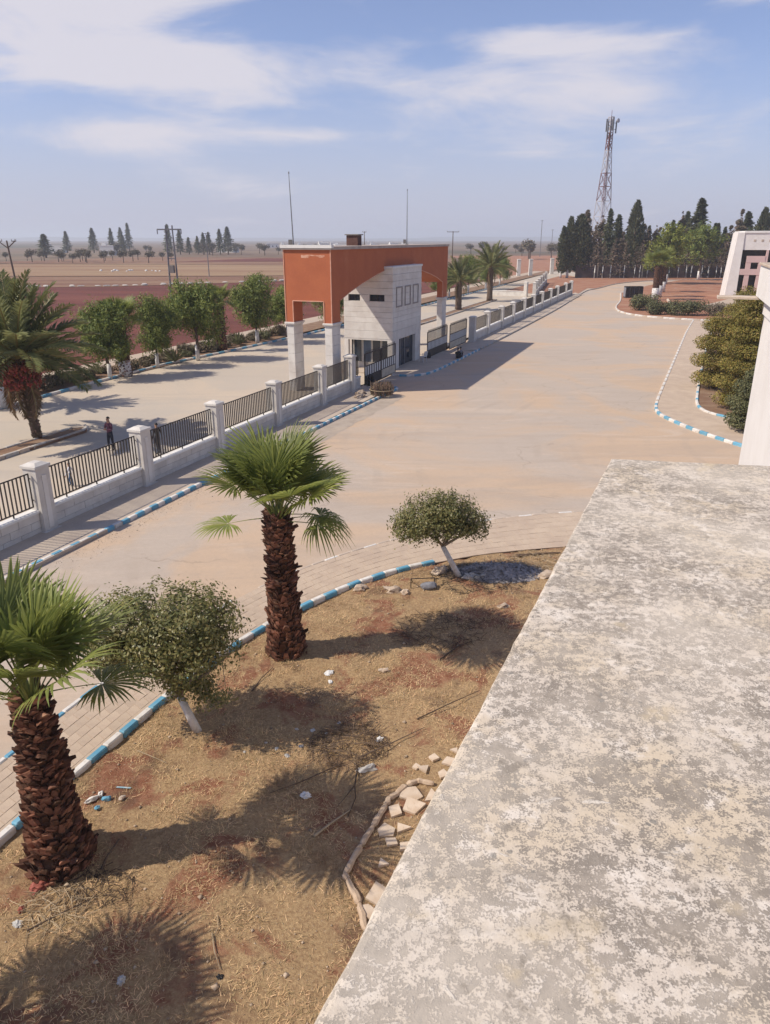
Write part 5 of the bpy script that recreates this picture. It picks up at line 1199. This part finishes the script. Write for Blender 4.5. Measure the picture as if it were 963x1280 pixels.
# grey ash heap
rng_ = np.random.default_rng(8); mb = MB(); rnd = random.Random(8)
c = on(3.6, 21.3); nr, na = 14, 40; V = [(0, 0, .26)]; F = []
for r_ in range(1, nr + 1):
    for a_ in range(na):
        t = 2 * math.pi * a_ / na; q = r_ / nr; x, y = 1.55 * q * math.cos(t), .85 * q * math.sin(t)
        V.append((x, y, .26 * (1 - q) ** 1.2 + .07 * mnoise.noise(Vector((x * 3, y * 3, 1))) * (1 - q) + (gz(c[0] + x, c[1] + y) - c[2] - .02 if q > .9 else 0)))
for a_ in range(na): F.append((0, 1 + a_, 1 + (a_ + 1) % na))
for r_ in range(nr - 1):
    for a_ in range(na): F.append((1 + r_ * na + a_, 1 + (r_ + 1) * na + a_, 1 + (r_ + 1) * na + (a_ + 1) % na, 1 + r_ * na + (a_ + 1) % na))
mb.add(V, F)
for i in range(700):
    t, q = rnd.uniform(0, 6.28), math.sqrt(rnd.random()) * .97; x, y = 1.55 * q * math.cos(t), .85 * q * math.sin(t); z = .26 * (1 - q) ** 1.2 + .015
    s_ = rnd.uniform(.02, .075); a_ = Vector((rnd.gauss(0, 1), rnd.gauss(0, 1), rnd.gauss(0, .5))).normalized() * s_; b_ = a_.cross(Vector((rnd.gauss(0, 1), rnd.gauss(0, 1), 1))).normalized() * s_ * .5; p = Vector((x, y, z))
    mb.add([p - a_, p + b_, p + a_, p - b_], [(0, 1, 2, 3)])
tag(mb.build('ash_heap', 'ash', loc=c), 'grey ash heap with charred scraps right of the leaning tree', 'ash heap', kind='stuff')
# bent black metal frame
o = empty('metal_frame', on(1.2, 20.2), .1, label='small black metal frame with a dark bundle beside the leaning tree', cat='frame')
MB().tube([(-.42, 0, -.05), (-.42, 0, .32)], .014, 5).tube([(-.42, 0, .32), (.30, .04, .30)], .014, 5).tube([(.30, .04, .30), (.30, .04, -.02)], .014, 5).tube([(-.42, 0, .32), (-.3, .35, .02)], .01, 5).build('frame_bars', 'black_frame', o)
bm = bmesh.new(); bmesh.ops.create_icosphere(bm, subdivisions=2, radius=1)
for v in bm.verts: v.co = Vector((v.co.x * .26, v.co.y * .16, v.co.z * .12)) * (1 + .4 * mnoise.noise(v.co * 2))
me = bpy.data.meshes.new('bundle'); bm.to_mesh(me); bm.free(); me.materials.append(MATS['cloth_grey']); inst('bundle', me, o, (.12, -.05, .10))
# stone-edged bed beside the building
eb = empty('stone_edged_bed', (0, 10, 0), 0, label='cement edged bed of broken flagstones beside the roof ledge', cat='flower bed')
edge = [(-.28, 8.35), (-.40, 8.85), (-.62, 9.32), (-.66, 9.40), (-.42, 10.02), (-.22, 10.45), (.02, 11.0), (.10, 11.2), (.42, 11.6), (.62, 11.72), (.95, 11.62)]
for a, b in zip(edge, edge[1:]):
    a, b = Vector((*a, 0)), Vector((*b, 0)); n_ = max(1, round((b - a).length / .5))
    for i in range(n_):
        p, q = a.lerp(b, i / n_ + .015), a.lerp(b, (i + 1) / n_ - .015); m_ = (p + q) / 2; z = gz(m_.x, m_.y); rnd = random.Random(i + int(p.y * 50))
        T5 = [p.lerp(q, w_) for w_ in (0, .12, .35, .6, .88, 1)]
        MB().tube([(v_.x + rnd.uniform(-.014, .014), v_.y - 10 + rnd.uniform(-.014, .014), z + .035 + rnd.uniform(-.012, .014)) for v_ in T5], [.035] + [rnd.uniform(.05, .068) for _ in range(4)] + [.035], 7).build('edging_stone', 'cement_edge', eb)
flags = [(-.10, 9.0, .26, .2), (-.28, 8.72, .14, 1.2), (.02, 10.35, .17, .5), (.30, 10.45, .15, 2.0), (.18, 10.85, .16, 1.0), (.52, 10.95, .24, .3), (.50, 11.35, .22, 2.2), (.10, 10.08, .12, 2.5), (.35, 10.0, .13, .9), (.88, 11.25, .18, 1.7), (.78, 12.05, .14, .8), (1.15, 11.9, .13, 2.9), (.62, 12.1, .09, .2), (.98, 12.35, .12, 1.4), (1.3, 12.25, .14, .4), (.2, 8.75, .2, .7), (-.02, 9.6, .10, 1.9), (.25, 9.35, .18, 2.4), (1.45, 12.6, .1, 1)]
for i, (x, y, s_, rz) in enumerate(flags):
    rnd = random.Random(300 + i); k_ = rnd.choice((3, 4, 4, 5)); P = [(s_ * rnd.uniform(.75, 1.25) * math.cos(rz + 6.283 * j / k_ + rnd.uniform(-.25, .25)), s_ * rnd.uniform(.75, 1.2) * math.sin(rz + 6.283 * j / k_)) for j in range(k_)]
    mb = MB().prism(P, 0, .045); f_ = mb.build('flagstone', 'flagstone', eb, loc=(x, y - 10, gz(x, y) + .01)); f_.rotation_euler = (rnd.uniform(-.09, .09), rnd.uniform(-.09, .09), 0)

# ------------------------------------------------------------------ things near the gate
bu = empty('brush_bundle', (*SK(46.3, -18.0), 0), ROT, label='round tied bundle of dry brush on the kerb before the near gate', cat='bundle')
rnd = random.Random(14); mb = MB()
for i in range(260):
    a, q = rnd.uniform(0, 6.28), rnd.uniform(.35, .78) ; x, y = q * math.cos(a), q * math.sin(a); h0 = rnd.uniform(.02, .3); h1 = rnd.uniform(.7, 1.05)
    mb.tube([(x * .95, y * .95, h0), (x * 1.05, y * 1.05, (h0 + h1) / 2), (x * .95 + rnd.uniform(-.12, .12), y * .95 + rnd.uniform(-.12, .12), h1)], [.02, .026, .010], 3)
mb.build('sticks', 'brush_bundle', bu)['kind'] = 'stuff'
MB().tube([(.84 * math.cos(t / 12 * 6.283), .84 * math.sin(t / 12 * 6.283), .5) for t in range(13)], .03, 5).build('rope', 'pale_twig', bu)
for lb, s_, k_, sz, mt, sd_ in (('bent pale stone slab lying on the pavement left of the brush bundle', 44.9, -19.0, (.55, .25, .18), 'pale_rock', 1), ('pale stone next to the brush bundle on the pavement', 46.0, -19.4, (.4, .28, .22), 'pale_rock', 2)):
    tag(inst('rock', rock_mesh('rock', *sz, mt, sd_ + 40), None, (*SK(s_, k_), .18), (0, 0, 1.0)), lb, 'rock')
ty = MB().tube([(.36 * math.cos(t / 16 * 6.283), 0, .48 + .36 * math.sin(t / 16 * 6.283)) for t in range(17)], .11, 8).build('old_tyre', 'cloth_black', loc=(*SK(49.2, -20.0), .0), rz=ROT, smooth=True)
tag(ty, 'dark old tyre standing against the end of the near fence', 'tyre')
# plastic chair by the guardhouse door
ch = empty('plastic_chair', (*SK(60.9, -19.9), .13), ROT + 2.8, label='pale plastic chair outside the guardhouse door', cat='chair')
MB().cbox(-.25, .25, -.24, .24, .42, .47, .015).build('seat', 'white_litter', ch)
MB().add([(-.24, .22, .47), (.24, .22, .47), (.22, .34, .92), (-.22, .34, .92), (-.24, .26, .47), (.24, .26, .47), (.22, .38, .92), (-.22, .38, .92)], [(0, 1, 2, 3), (7, 6, 5, 4), (0, 4, 5, 1), (1, 5, 6, 2), (2, 6, 7, 3), (3, 7, 4, 0)]).build('backrest', 'white_litter', ch)
for x in (-.22, .22):
    for y in (-.2, .2): MB().tube([(x * 1.1, y * 1.15, 0), (x, y, .42)], [.025, .02], 5).build('leg', 'white_litter', ch)
    MB().box(x - .02, x + .02, -.22, .26, .64, .67).box(x - .018, x + .018, -.22, -.19, .47, .64).build('armrest', 'white_litter', ch)
tag(inst('sack', rock_mesh('sack', .35, .3, .45, 'cloth_black', 60, .2), None, (*SK(63.1, -20.2), .3)), 'dark sack slumped against the far corner of the guardhouse', 'sack')

material('road_patch', (0.40, 0.335, 0.27), (0.34, 0.28, 0.225), 1.5, third=(0.46, 0.37, 0.28), tscale=.5, rough=.92, bump=.4, bscale=20, bdist=.02)
rnd = random.Random(23)
ed = [SK(s_, -16.55 + rnd.uniform(-.12, .12)) for s_ in np.arange(32.5, 47.2, .5)]
sheet('road_patch', [SK(32.5, -18.05), SK(47.2, -17.75)] + list(reversed(ed)), .001, 'road_patch')
rng_ = np.random.default_rng(12); m_ = 3000; ss = rng_.normal(23, 6, m_); kk = -18.25 + np.abs(rng_.normal(0, .5, m_)); rr = rng_.gamma(1.2, .004, m_) + .003
vv = np.stack([ss * DX + kk * NX, ss * DY + kk * NY, rr * .3], 1)[:, None, :] + T6[None] * rr[:, None, None] * rng_.uniform(.6, 1.3, (m_, 6, 1))
tag(inst('gravel', np_mesh('gravel', vv.reshape(-1, 3), (F8[None] + np.arange(m_)[:, None, None] * 6).reshape(-1, 3), 'road_patch')), 'loose gravel gathered along the blue and white kerb', 'gravel', kind='stuff')

# ------------------------------------------------------------------ people
def person(label, loc, rz, h, J, E, zones, hair_at, mats, group=None):
    """J joints name->(x,y,z,r); E edges (a,b,zone); one skinned surface"""
    o = empty('person', loc, rz, label=label, cat='person', group=group); o.scale = (h / 1.75,) * 3
    names = list(J); ix = {n_: i for i, n_ in enumerate(names)}
    me = bpy.data.meshes.new('body_frame'); me.from_pydata([J[n_][:3] for n_ in names], [(ix[a], ix[b]) for a, b, _ in E], []); me.update()
    tmp = bpy.data.objects.new('body_frame', me); COL.objects.link(tmp)
    sk = tmp.modifiers.new('Skin', 'SKIN'); sk.use_smooth_shade = True
    for n_ in names:
        s_ = me.skin_vertices[0].data[ix[n_]]; s_.radius = (J[n_][3], J[n_][4] if len(J[n_]) > 4 else J[n_][3]); s_.use_root = n_ == 'pelvis'
    sb = tmp.modifiers.new('Sub', 'SUBSURF'); sb.levels = 1; sb.render_levels = 1
    dg = bpy.context.evaluated_depsgraph_get(); bm_ = bpy.data.meshes.new_from_object(tmp.evaluated_get(dg)); bm_.name = 'body'
    bpy.data.objects.remove(tmp); bm_.materials.clear()
    for k_ in mats: bm_.materials.append(MATS[k_])
    segs = [(Vector(J[a][:3]), Vector(J[b][:3]), z) for a, b, z in E]
    for p in bm_.polygons:
        best = (9, 0)
        for a, b, z in segs:
            t = max(0, min(1, (p.center - a).dot(b - a) / max(1e-9, (b - a).length_squared))); d_ = (p.center - a.lerp(b, t)).length
            if d_ < best[0]: best = (d_, z)
        p.material_index = best[1]; p.use_smooth = True
    inst('body', bm_, o)
    hm = bmesh.new(); bmesh.ops.create_icosphere(hm, subdivisions=3, radius=1)
    hx, hy, hz = hair_at
    bmesh.ops.delete(hm, geom=[v for v in hm.verts if v.co.z < -.15 + (.55 if v.co.y > .25 else 0)], context='VERTS')
    for v in hm.verts: v.co = Vector((hx + v.co.x * .088, hy - .012 + v.co.y * .105, hz + v.co.z * .115))
    hme = bpy.data.meshes.new('hair'); hm.to_mesh(hme); hm.free(); hme.materials.append(MATS['hair']); inst('hair', hme, o)
    return o
def fingers(J, E, wrist, d_, side, zone=3):
    w = Vector(J[wrist][:3]); d_ = Vector(d_).normalized(); palm = w + d_ * .085; J[wrist + '_palm'] = (*palm, .026, .036); E.append((wrist, wrist + '_palm', zone))
    sv_ = Vector((0, 1, 0)) if abs(d_.y) < .7 else Vector((1, 0, 0))
    for i, l in enumerate((.062, .074, .070, .055)):
        n_ = f'{wrist}_f{i}'; J[n_] = (*(palm + sv_ * (i - 1.5) * .021 + d_ * l), .009); E.append((wrist + '_palm', n_, zone))
    n_ = wrist + '_thumb'; J[n_] = (*(w + d_ * .07 + sv_ * -.065), .011); E.append((wrist, n_, zone))
def standing(arms='folded', stride=.04):
    J = {'pelvis': (0, 0, .96, .135, .10), 'waist': (0, 0, 1.12, .125, .095), 'chest': (0, 0, 1.33, .155, .11), 'neckb': (0, 0, 1.48, .065), 'head0': (0, .01, 1.57, .07), 'head1': (0, .02, 1.66, .088, .10), 'head2': (0, .015, 1.74, .06)}
    E = [('pelvis', 'waist', 0), ('waist', 'chest', 0), ('chest', 'neckb', 0), ('neckb', 'head0', 3), ('head0', 'head1', 3), ('head1', 'head2', 3)]
    J['nose'] = (0, .125, 1.645, .014); E.append(('head1', 'nose', 3))
    for s_, q in ((-1, 'l'), (1, 'r')):
        st = stride * s_
        J.update({f'hip{q}': (.095 * s_, 0, .90, .10), f'knee{q}': (.11 * s_, st + .02, .50, .065), f'ank{q}': (.115 * s_, st - .02, .10, .045), f'toe{q}': (.13 * s_, st + .14, .04, .04)})
        E += [('pelvis', f'hip{q}', 1), (f'hip{q}', f'knee{q}', 1), (f'knee{q}', f'ank{q}', 1), (f'ank{q}', f'toe{q}', 2)]
        J[f'sh{q}'] = (.185 * s_, 0, 1.42, .065)
        if arms == 'folded': J[f'elb{q}'] = (.26 * s_, .05, 1.15, .05); J[f'wri{q}'] = (.05 * s_, .21, 1.18 + .03 * s_, .035); hd = (-.6 * s_, .5, .1)
        else: J[f'elb{q}'] = (.25 * s_, -.02 - st, 1.14, .048); J[f'wri{q}'] = (.27 * s_, .05 - st * 2, .90, .034); hd = (0, .12, -1)
        E += [('chest', f'sh{q}', 0), (f'sh{q}', f'elb{q}', 0), (f'elb{q}', f'wri{q}', 0)]; fingers(J, E, f'wri{q}', hd, s_)
    return J, E
def sitting():
    J = {'pelvis': (0, 0, .16, .14, .11), 'waist': (0, .04, .32, .125, .1), 'chest': (0, .11, .53, .15, .11), 'neckb': (0, .17, .67, .065), 'head0': (0, .20, .75, .07), 'head1': (0, .23, .83, .088, .10), 'head2': (0, .22, .91, .06), 'nose': (0, .34, .80, .014)}
    E = [('pelvis', 'waist', 0), ('waist', 'chest', 0), ('chest', 'neckb', 0), ('neckb', 'head0', 3), ('head0', 'head1', 3), ('head1', 'head2', 3), ('head1', 'nose', 3)]
    for s_, q in ((-1, 'l'), (1, 'r')):
        J.update({f'hip{q}': (.10 * s_, .08, .15, .10), f'knee{q}': (.15 * s_, .43, .42, .065), f'ank{q}': (.13 * s_, .48, -.03, .045), f'toe{q}': (.15 * s_, .62, -.09, .04), f'sh{q}': (.185 * s_, .12, .60, .065), f'elb{q}': (.24 * s_, .28, .40, .05), f'wri{q}': (.13 * s_, .47, .47, .035)})
        E += [('pelvis', f'hip{q}', 1), (f'hip{q}', f'knee{q}', 1), (f'knee{q}', f'ank{q}', 1), (f'ank{q}', f'toe{q}', 2), ('chest', f'sh{q}', 0), (f'sh{q}', f'elb{q}', 0), (f'elb{q}', f'wri{q}', 0)]; fingers(J, E, f'wri{q}', (-.3 * s_, .9, -.2), s_)
    return J, E
J, E = standing('folded'); person('person in a plum shirt and dark trousers standing on the outer road, arms folded', (-13.75, 36.0, 0), R(150), 1.72, J, E, None, (0, .015, 1.675), ['cloth_plum', 'cloth_navy', 'shoe', 'skin'])
J, E = standing('down', .12); person('small person in white top and jeans walking behind the fence railing', (-13.5, 30.3, 0), R(100), 1.05, J, E, None, (0, .015, 1.675), ['cloth_white', 'cloth_jeans', 'shoe', 'skin'])
J, E = standing('down', .05); person('person in dark clothes standing behind the fence railing near the second visible pillar', (-11.2, 35.4, 0), R(60), 1.55, J, E, None, (0, .015, 1.675), ['cloth_black', 'cloth_navy', 'shoe', 'skin'])
J, E = sitting(); person('person in dark clothes sitting on the gate apron kerb, left of two', (*SK(63.4, -17.55), .14), R(-20), 1.72, J, E, None, (0, .225, .845), ['cloth_black', 'cloth_black', 'shoe', 'skin'])
J, E = sitting(); person('person in a grey shirt sitting on the gate apron kerb, right of two', (*SK(64.15, -17.5), .14), R(-12), 1.72, J, E, None, (0, .225, .845), ['cloth_grey', 'cloth_navy', 'shoe', 'skin'])

# ------------------------------------------------------------------ poles, tower
tw = empty('lattice_tower', (70.4, 258, 0), .35, label='tall red and white lattice telecom tower behind the wood', cat='tower')
TH = 47.0; lv = [0, 6, 11.6, 16.8, 21.5, 25.8, 29.7, 33.2, 36.2, 38.8, 41.2, 43.4, 45.6]
def hw(z): return 2.9 - (2.9 - .62) * min(1, z / 38)
tm = {0: 'tower_red', 1: 'tower_white'}
for i, (a, b) in enumerate(zip(lv, lv[1:])):
    mb = MB(); wa, wb_ = hw(a), hw(b); C4 = [(-1, -1), (1, -1), (1, 1), (-1, 1)]
    for j in range(4):
        p, q = C4[j], C4[(j + 1) % 4]
        bar3(mb, (p[0] * wa, p[1] * wa, a), (p[0] * wb_, p[1] * wb_, b), .10)
        bar3(mb, (p[0] * wa, p[1] * wa, a), (q[0] * wb_, q[1] * wb_, b), .045); bar3(mb, (q[0] * wa, q[1] * wa, a), (p[0] * wb_, p[1] * wb_, b), .045)
        bar3(mb, (p[0] * wb_, p[1] * wb_, b), (q[0] * wb_, q[1] * wb_, b), .07)
    mb.build('lattice_section', tm[(i // 2) % 2], tw)
MB().tube([(0, 0, 0), (0, 0, 45)], .09, 5).build('ladder', 'tower_red', tw)
for x, y, z, h_ in ((-1.5, -.8, 39.5, 4.6), (1.4, -.9, 41, 3.6), (1.2, .8, 42, 3.2), (-1.1, .6, 41.5, 3.6), (.0, -1.2, 42, 3.4)):
    pn = MB().box(x - .18, x + .18, y - .12, y + .12, z, z + h_).build('antenna_panel', 'steel_grey', tw); bar3_ = MB(); bar3(bar3_, (x, y, z + h_ * .3), (0, 0, z + h_ * .3), .06); bar3(bar3_, (x, y, z + h_ * .8), (0, 0, z + h_ * .8), .06); bar3_.build('mount', 'steel_grey', pn)
ds_ = MB().tube([(1.1, -1.2, 44.4), (1.3, -1.7, 44.45), (1.35, -1.9, 44.46)], [.1, .6, .65], 12).build('dish', 'tower_white', tw)
MB().tube([(0, 0, 45), (0, 0, 47.5)], .07, 5).build('lightning_rod', 'tower_red', tw)

def pole(name, label, loc, h, arms, mat='wood_pole', r=.14, rz=0.0, lean=0.0):
    o = empty(name, loc, rz, label=label, cat='utility pole')
    MB().tube([(0, 0, -.2), (lean * .5, 0, h * .5), (lean, 0, h)], [r, r * .85, r * .65], 7).build('post', mat, o)
    for (x0, z0, x1, z1) in arms:
        mb = MB(); bar3(mb, (lean + x0, 0, z0), (lean + x1, 0, z1), .07); a_ = mb.build('crossarm', mat, o)
        for x, z in ((x0, z0), (x1, z1)):
            if abs(x) > .2: MB().tube([(lean + x, 0, z), (lean + x, 0, z + .35)], [.07, .04], 5).build('insulator', 'joint_grey', a_)
    return o
pole('utility_pole', 'leaning wooden utility pole with a forked top at the far left', (-68.6, 144, -.15), 9.9, [(0, 8.6, -1.5, 9.8), (0, 8.6, 1.5, 9.8), (-1.7, 9.8, -.9, 9.8), (.9, 9.8, 1.7, 9.8)], lean=-.6, r=.2)
o = empty('utility_pole', (-34.4, 126, -.15), -.15, label='twin-post pylon with a wide crossarm behind the pines', cat='utility pole')
for x in (-.55, .55): MB().tube([(x * 1.3, 0, -.2), (x, 0, 12.2)], [.16, .11], 7).build('post', 'steel_grey', o)
mb = MB(); bar3(mb, (-2.0, 0, 11.6), (2.0, 0, 11.6), .10); bar3(mb, (-.6, 0, 7.2), (.6, 0, 7.2), .07); bar3(mb, (-2.0, 0, 11.6), (-2.0, 0, 10.9), .06); bar3(mb, (2.0, 0, 11.6), (2.0, 0, 10.9), .06); mb.build('crossarm', 'steel_grey', o)
MB().box(-.35, .35, -.5, .1, 5.0, 6.2).build('transformer', 'joint_grey', o)
pole('utility_pole', 'thin utility pole with a short crossarm right of the twin-post pylon', (-50.9, 224.5, -.15), 11.8, [(-1.1, 11.6, 1.1, 11.6)], 'steel_grey')
pole('utility_pole', 'utility pole with a T-shaped top just right of the gateway roof', (18.6, 216, -.15), 12.2, [(-1.6, 12.0, 1.6, 12.0)], 'wood_pole', .16)
pole('utility_pole', 'thin dark pole on the plain behind the middle of the gateway roof', (-7.0, 268, -.15), 12.6, [(-.6, 12.4, .6, 12.4)], 'wood_pole', .16)
pole('utility_pole', 'tall thin pole rising above the red field right of the gateway', (95, 480, -.15), 21.0, [(-.8, 20.5, .8, 20.5)], 'steel_grey', .22)
pole('utility_pole', 'shorter thin pole beside the tall one above the red field', (106, 500, -.15), 16.0, [(-.8, 15.5, .8, 15.5)], 'steel_grey', .2)
for i, (x, y, lb) in enumerate(((38.5, 224, 'white gate post left one beyond the outer enclosure'), (42.3, 226, 'white gate post middle one beyond the outer enclosure'), (50.6, 236, 'white gate post right one beyond the outer enclosure'))):
    o = pillar_mesh(1.0, 4.6).build('gate_post', 'limestone_clean', loc=(x, y, 0)); tag(o, lb, 'gate post', 'white posts beyond the outer enclosure')
fw = empty('field_wall', (-62, 176, -.15), 0, label='low broken stone wall between the ploughed and the pale field', cat='wall')
rnd = random.Random(66); FWM = [rock_mesh('wall_stone', .9, .35, .45, 'limestone', 70 + i, .3) for i in range(3)]
for i in range(64):
    x = -130 + i * 1.85; y = (166 + (x + 130) * 10 / 68 if x < -62 else 176 + (x + 62) * 33 / 52)
    if rnd.random() < .8: inst('wall_stone', FWM[i % 3], fw, (x + 62, y - 176, .2), (0, 0, rnd.uniform(-.3, .5)), (.9, .6, rnd.uniform(.3, .8)))
rb = empty('rubble_heap', (-86, 262, -.12), 0, label='white stone rubble on the tan field left of the twin-post pylon', cat='rubble')
RBM = rock_mesh('stone', 1.2, .9, .8, 'coping_white', 81, .4)
for i in range(12): inst('stone', RBM, rb, (rnd.uniform(-11, 11), rnd.uniform(-5, 5), .1), (0, 0, rnd.uniform(0, 6)), (rnd.uniform(.3, .7),) * 3)
# waste bin cage on the road side
bn = empty('waste_bin', (44.6, 138.2, 0), .1, label='dark slatted waste bin at the far road edge behind the island bushes', cat='bin')
for i in range(4): MB().cbox(-1.6 + i * .82, -.9 + i * .82, -.55, .55, .15, 2.1, .04).build('slat', 'cloth_black', bn)
MB().box(-1.65, 1.62, -.45, .45, .3, 1.9).build('bin_body', 'cloth_grey', bn)

# ------------------------------------------------------------------ far white building
FB = empty('white_building', (62.5, 139.5, 0), R(-16), label='white two storey building with pink window frames at the right edge', cat='building')
# local: x along the front (to the right), y into the depth, front at y=0
FZ = 11.1
MB().add([(-.9, -.5, 0), (1.0, -.5, 0), (1.0, 6, 0), (-.9, 6, 0), (-.1, -.1, FZ), (1.0, -.1, FZ), (1.0, 6, FZ), (-.1, 6, FZ)], [(0, 3, 2, 1), (4, 5, 6, 7), (0, 1, 5, 4), (1, 2, 6, 5), (2, 3, 7, 6), (3, 0, 4, 7)]).build('battered_pier', 'white_wall', FB)
MB().box(1.0, 26, .9, 12, 0, FZ - .3).build('rear_wall', 'dark_room', FB)
MB().box(1.002, 26, 0, .9, 8.2, FZ - .1).build('upper_wall', 'white_wall', FB)
MB().cbox(.9, 26.1, -.12, 12.1, FZ - .098, FZ + .25, .05).build('roof_parapet', 'coping_white', FB)
for i in range(8): MB().box(2.6 + i * 1.25, 2.95 + i * 1.25, -.05, -.002, 9.6, 9.95).build('relief_square', 'kerb_sand', FB)
MB().box(1.002, 26, 0, .9, 0, .8).build('plinth', 'white_wall', FB)
for x0, x1, z0, z1 in ((1.9, 2.7, .8, 6.9), (3.9, 4.9, .8, 6.9), (1.9, 4.9, 6.1, 7.2), (1.002, 7.0, 4.0, 5.0), (4.95, 5.3, 5.0, 8.2)):
    MB().box(x0, x1, -.25 if z1 - z0 > 2 else -.30, .3 if z1 - z0 > 2 else .25, z0, z1).build('window_frame', 'pink_wall', FB)
wg2 = MB().box(6.6, 16, -3.0, .0, 0, 6.4).build('porch_block', 'white_wall', FB)
MB().box(9.2, 11.0, -3.04, -2.95, .9, 2.4).build('window', 'brick_brown', wg2)
MB().box(7.3, 8.2, -3.05, -2.97, .9, 2.0).build('wall_patch', 'kerb_sand', wg2)
MB().box(7.8, 9.6, -3.06, -2.97, 3.4, 4.2).build('wall_panel', 'kerb_sand', wg2)

# far settlement and hills ---------------------------------------------------------------
rnd = random.Random(55)
def house_mesh(seed):
    rnd = random.Random(seed); w, d_, h = rnd.uniform(8, 16), rnd.uniform(7, 10), rnd.uniform(3.4, 6.5); mb = MB().box(-w / 2, w / 2, -d_ / 2, d_ / 2, 0, h)
    mb.box(-w / 2 - .1, w / 2 + .1, -d_ / 2 - .1, -d_ / 2 + .2, h + .002, h + .6).box(-w / 2 - .1, w / 2 + .1, d_ / 2 - .2, d_ / 2 + .1, h + .002, h + .6).box(-w / 2 + .3, -w / 2 + 3, -1, 2, h + .01, h + 2.2); return mb.mesh('wall', 'coping_white'), w, d_, h
HM = [house_mesh(i) for i in range(5)]
WM = MB().box(-.7, .7, -.06, .06, 0, 1.5).mesh('window', 'dark_glass')
spots = [(-128, 640), (-60, 760), (-45, 790), (-30, 770), (-105, 830), (-88, 860), (-70, 900), (-52, 940), (-12, 900), (10, 960), (-140, 980), (-20, 1050), (30, 1080), (-300, 900), (-75, 1150), (-260, 620), (-183, 520)]
for i, (x, y) in enumerate(spots):
    m_, w, d_, h = HM[i % 5]; o = empty('far_house', (x, y, -.2), rnd.uniform(-.4, .4), label='tiny pale flat-roofed house on the hazy plain', cat='house', group='far houses on the plain')
    inst('wall', m_, o)
    for q in range(3): inst('window', WM, o, (-w / 2 + w * (q + .6) / 3.2, -d_ / 2 - .03, 1.2))
def hill(name, x0, x1, y, hmax, seed, mat='hill_blue'):
    n_ = 60; V = []; F = []
    for i in range(n_ + 1):
        x = x0 + (x1 - x0) * i / n_; e_ = math.sin(math.pi * i / n_) ** .5; hh = hmax * e_ * (.55 + .6 * abs(mnoise.noise(Vector((i * .11, seed, 0)))) + .12 * mnoise.noise(Vector((i * .5, seed, 3))))
        for (dy, q) in ((0, 0), (.25, .55), (.5, 1.0), (1.0, .9), (2.0, 0)): V.append((x, y + dy * 500, -.3 + max(0, hh) * q))
    for i in range(n_):
        for j in range(4): F.append((i * 5 + j, (i + 1) * 5 + j, (i + 1) * 5 + j + 1, i * 5 + j + 1))
    o = MB().add(V, F).build(name, mat, smooth=True); o['kind'] = 'structure'
hill('hills', -5200, 1200, 6200, 34, 1); hill('hills', -600, 5200, 6900, 50, 4)

# ------------------------------------------------------------------ haze
hz = MB().box(-9500, 9500, -1500, 9500, -1.5, 66).build('haze', None); hz['kind'] = 'stuff'; hz['label'] = 'thin pale blue haze over the plain'
hm = bpy.data.materials.new('haze'); hm.use_nodes = True; t = hm.node_tree; t.nodes.clear()
pv_ = t.nodes.new('ShaderNodeVolumePrincipled'); pv_.inputs['Color'].default_value = (.82, .90, 1.0, 1); pv_.inputs['Density'].default_value = 0.00030; pv_.inputs['Anisotropy'].default_value = 0.2
ou = t.nodes.new('ShaderNodeOutputMaterial'); t.links.new(pv_.outputs[0], ou.inputs['Volume']); hz.data.materials.append(hm)
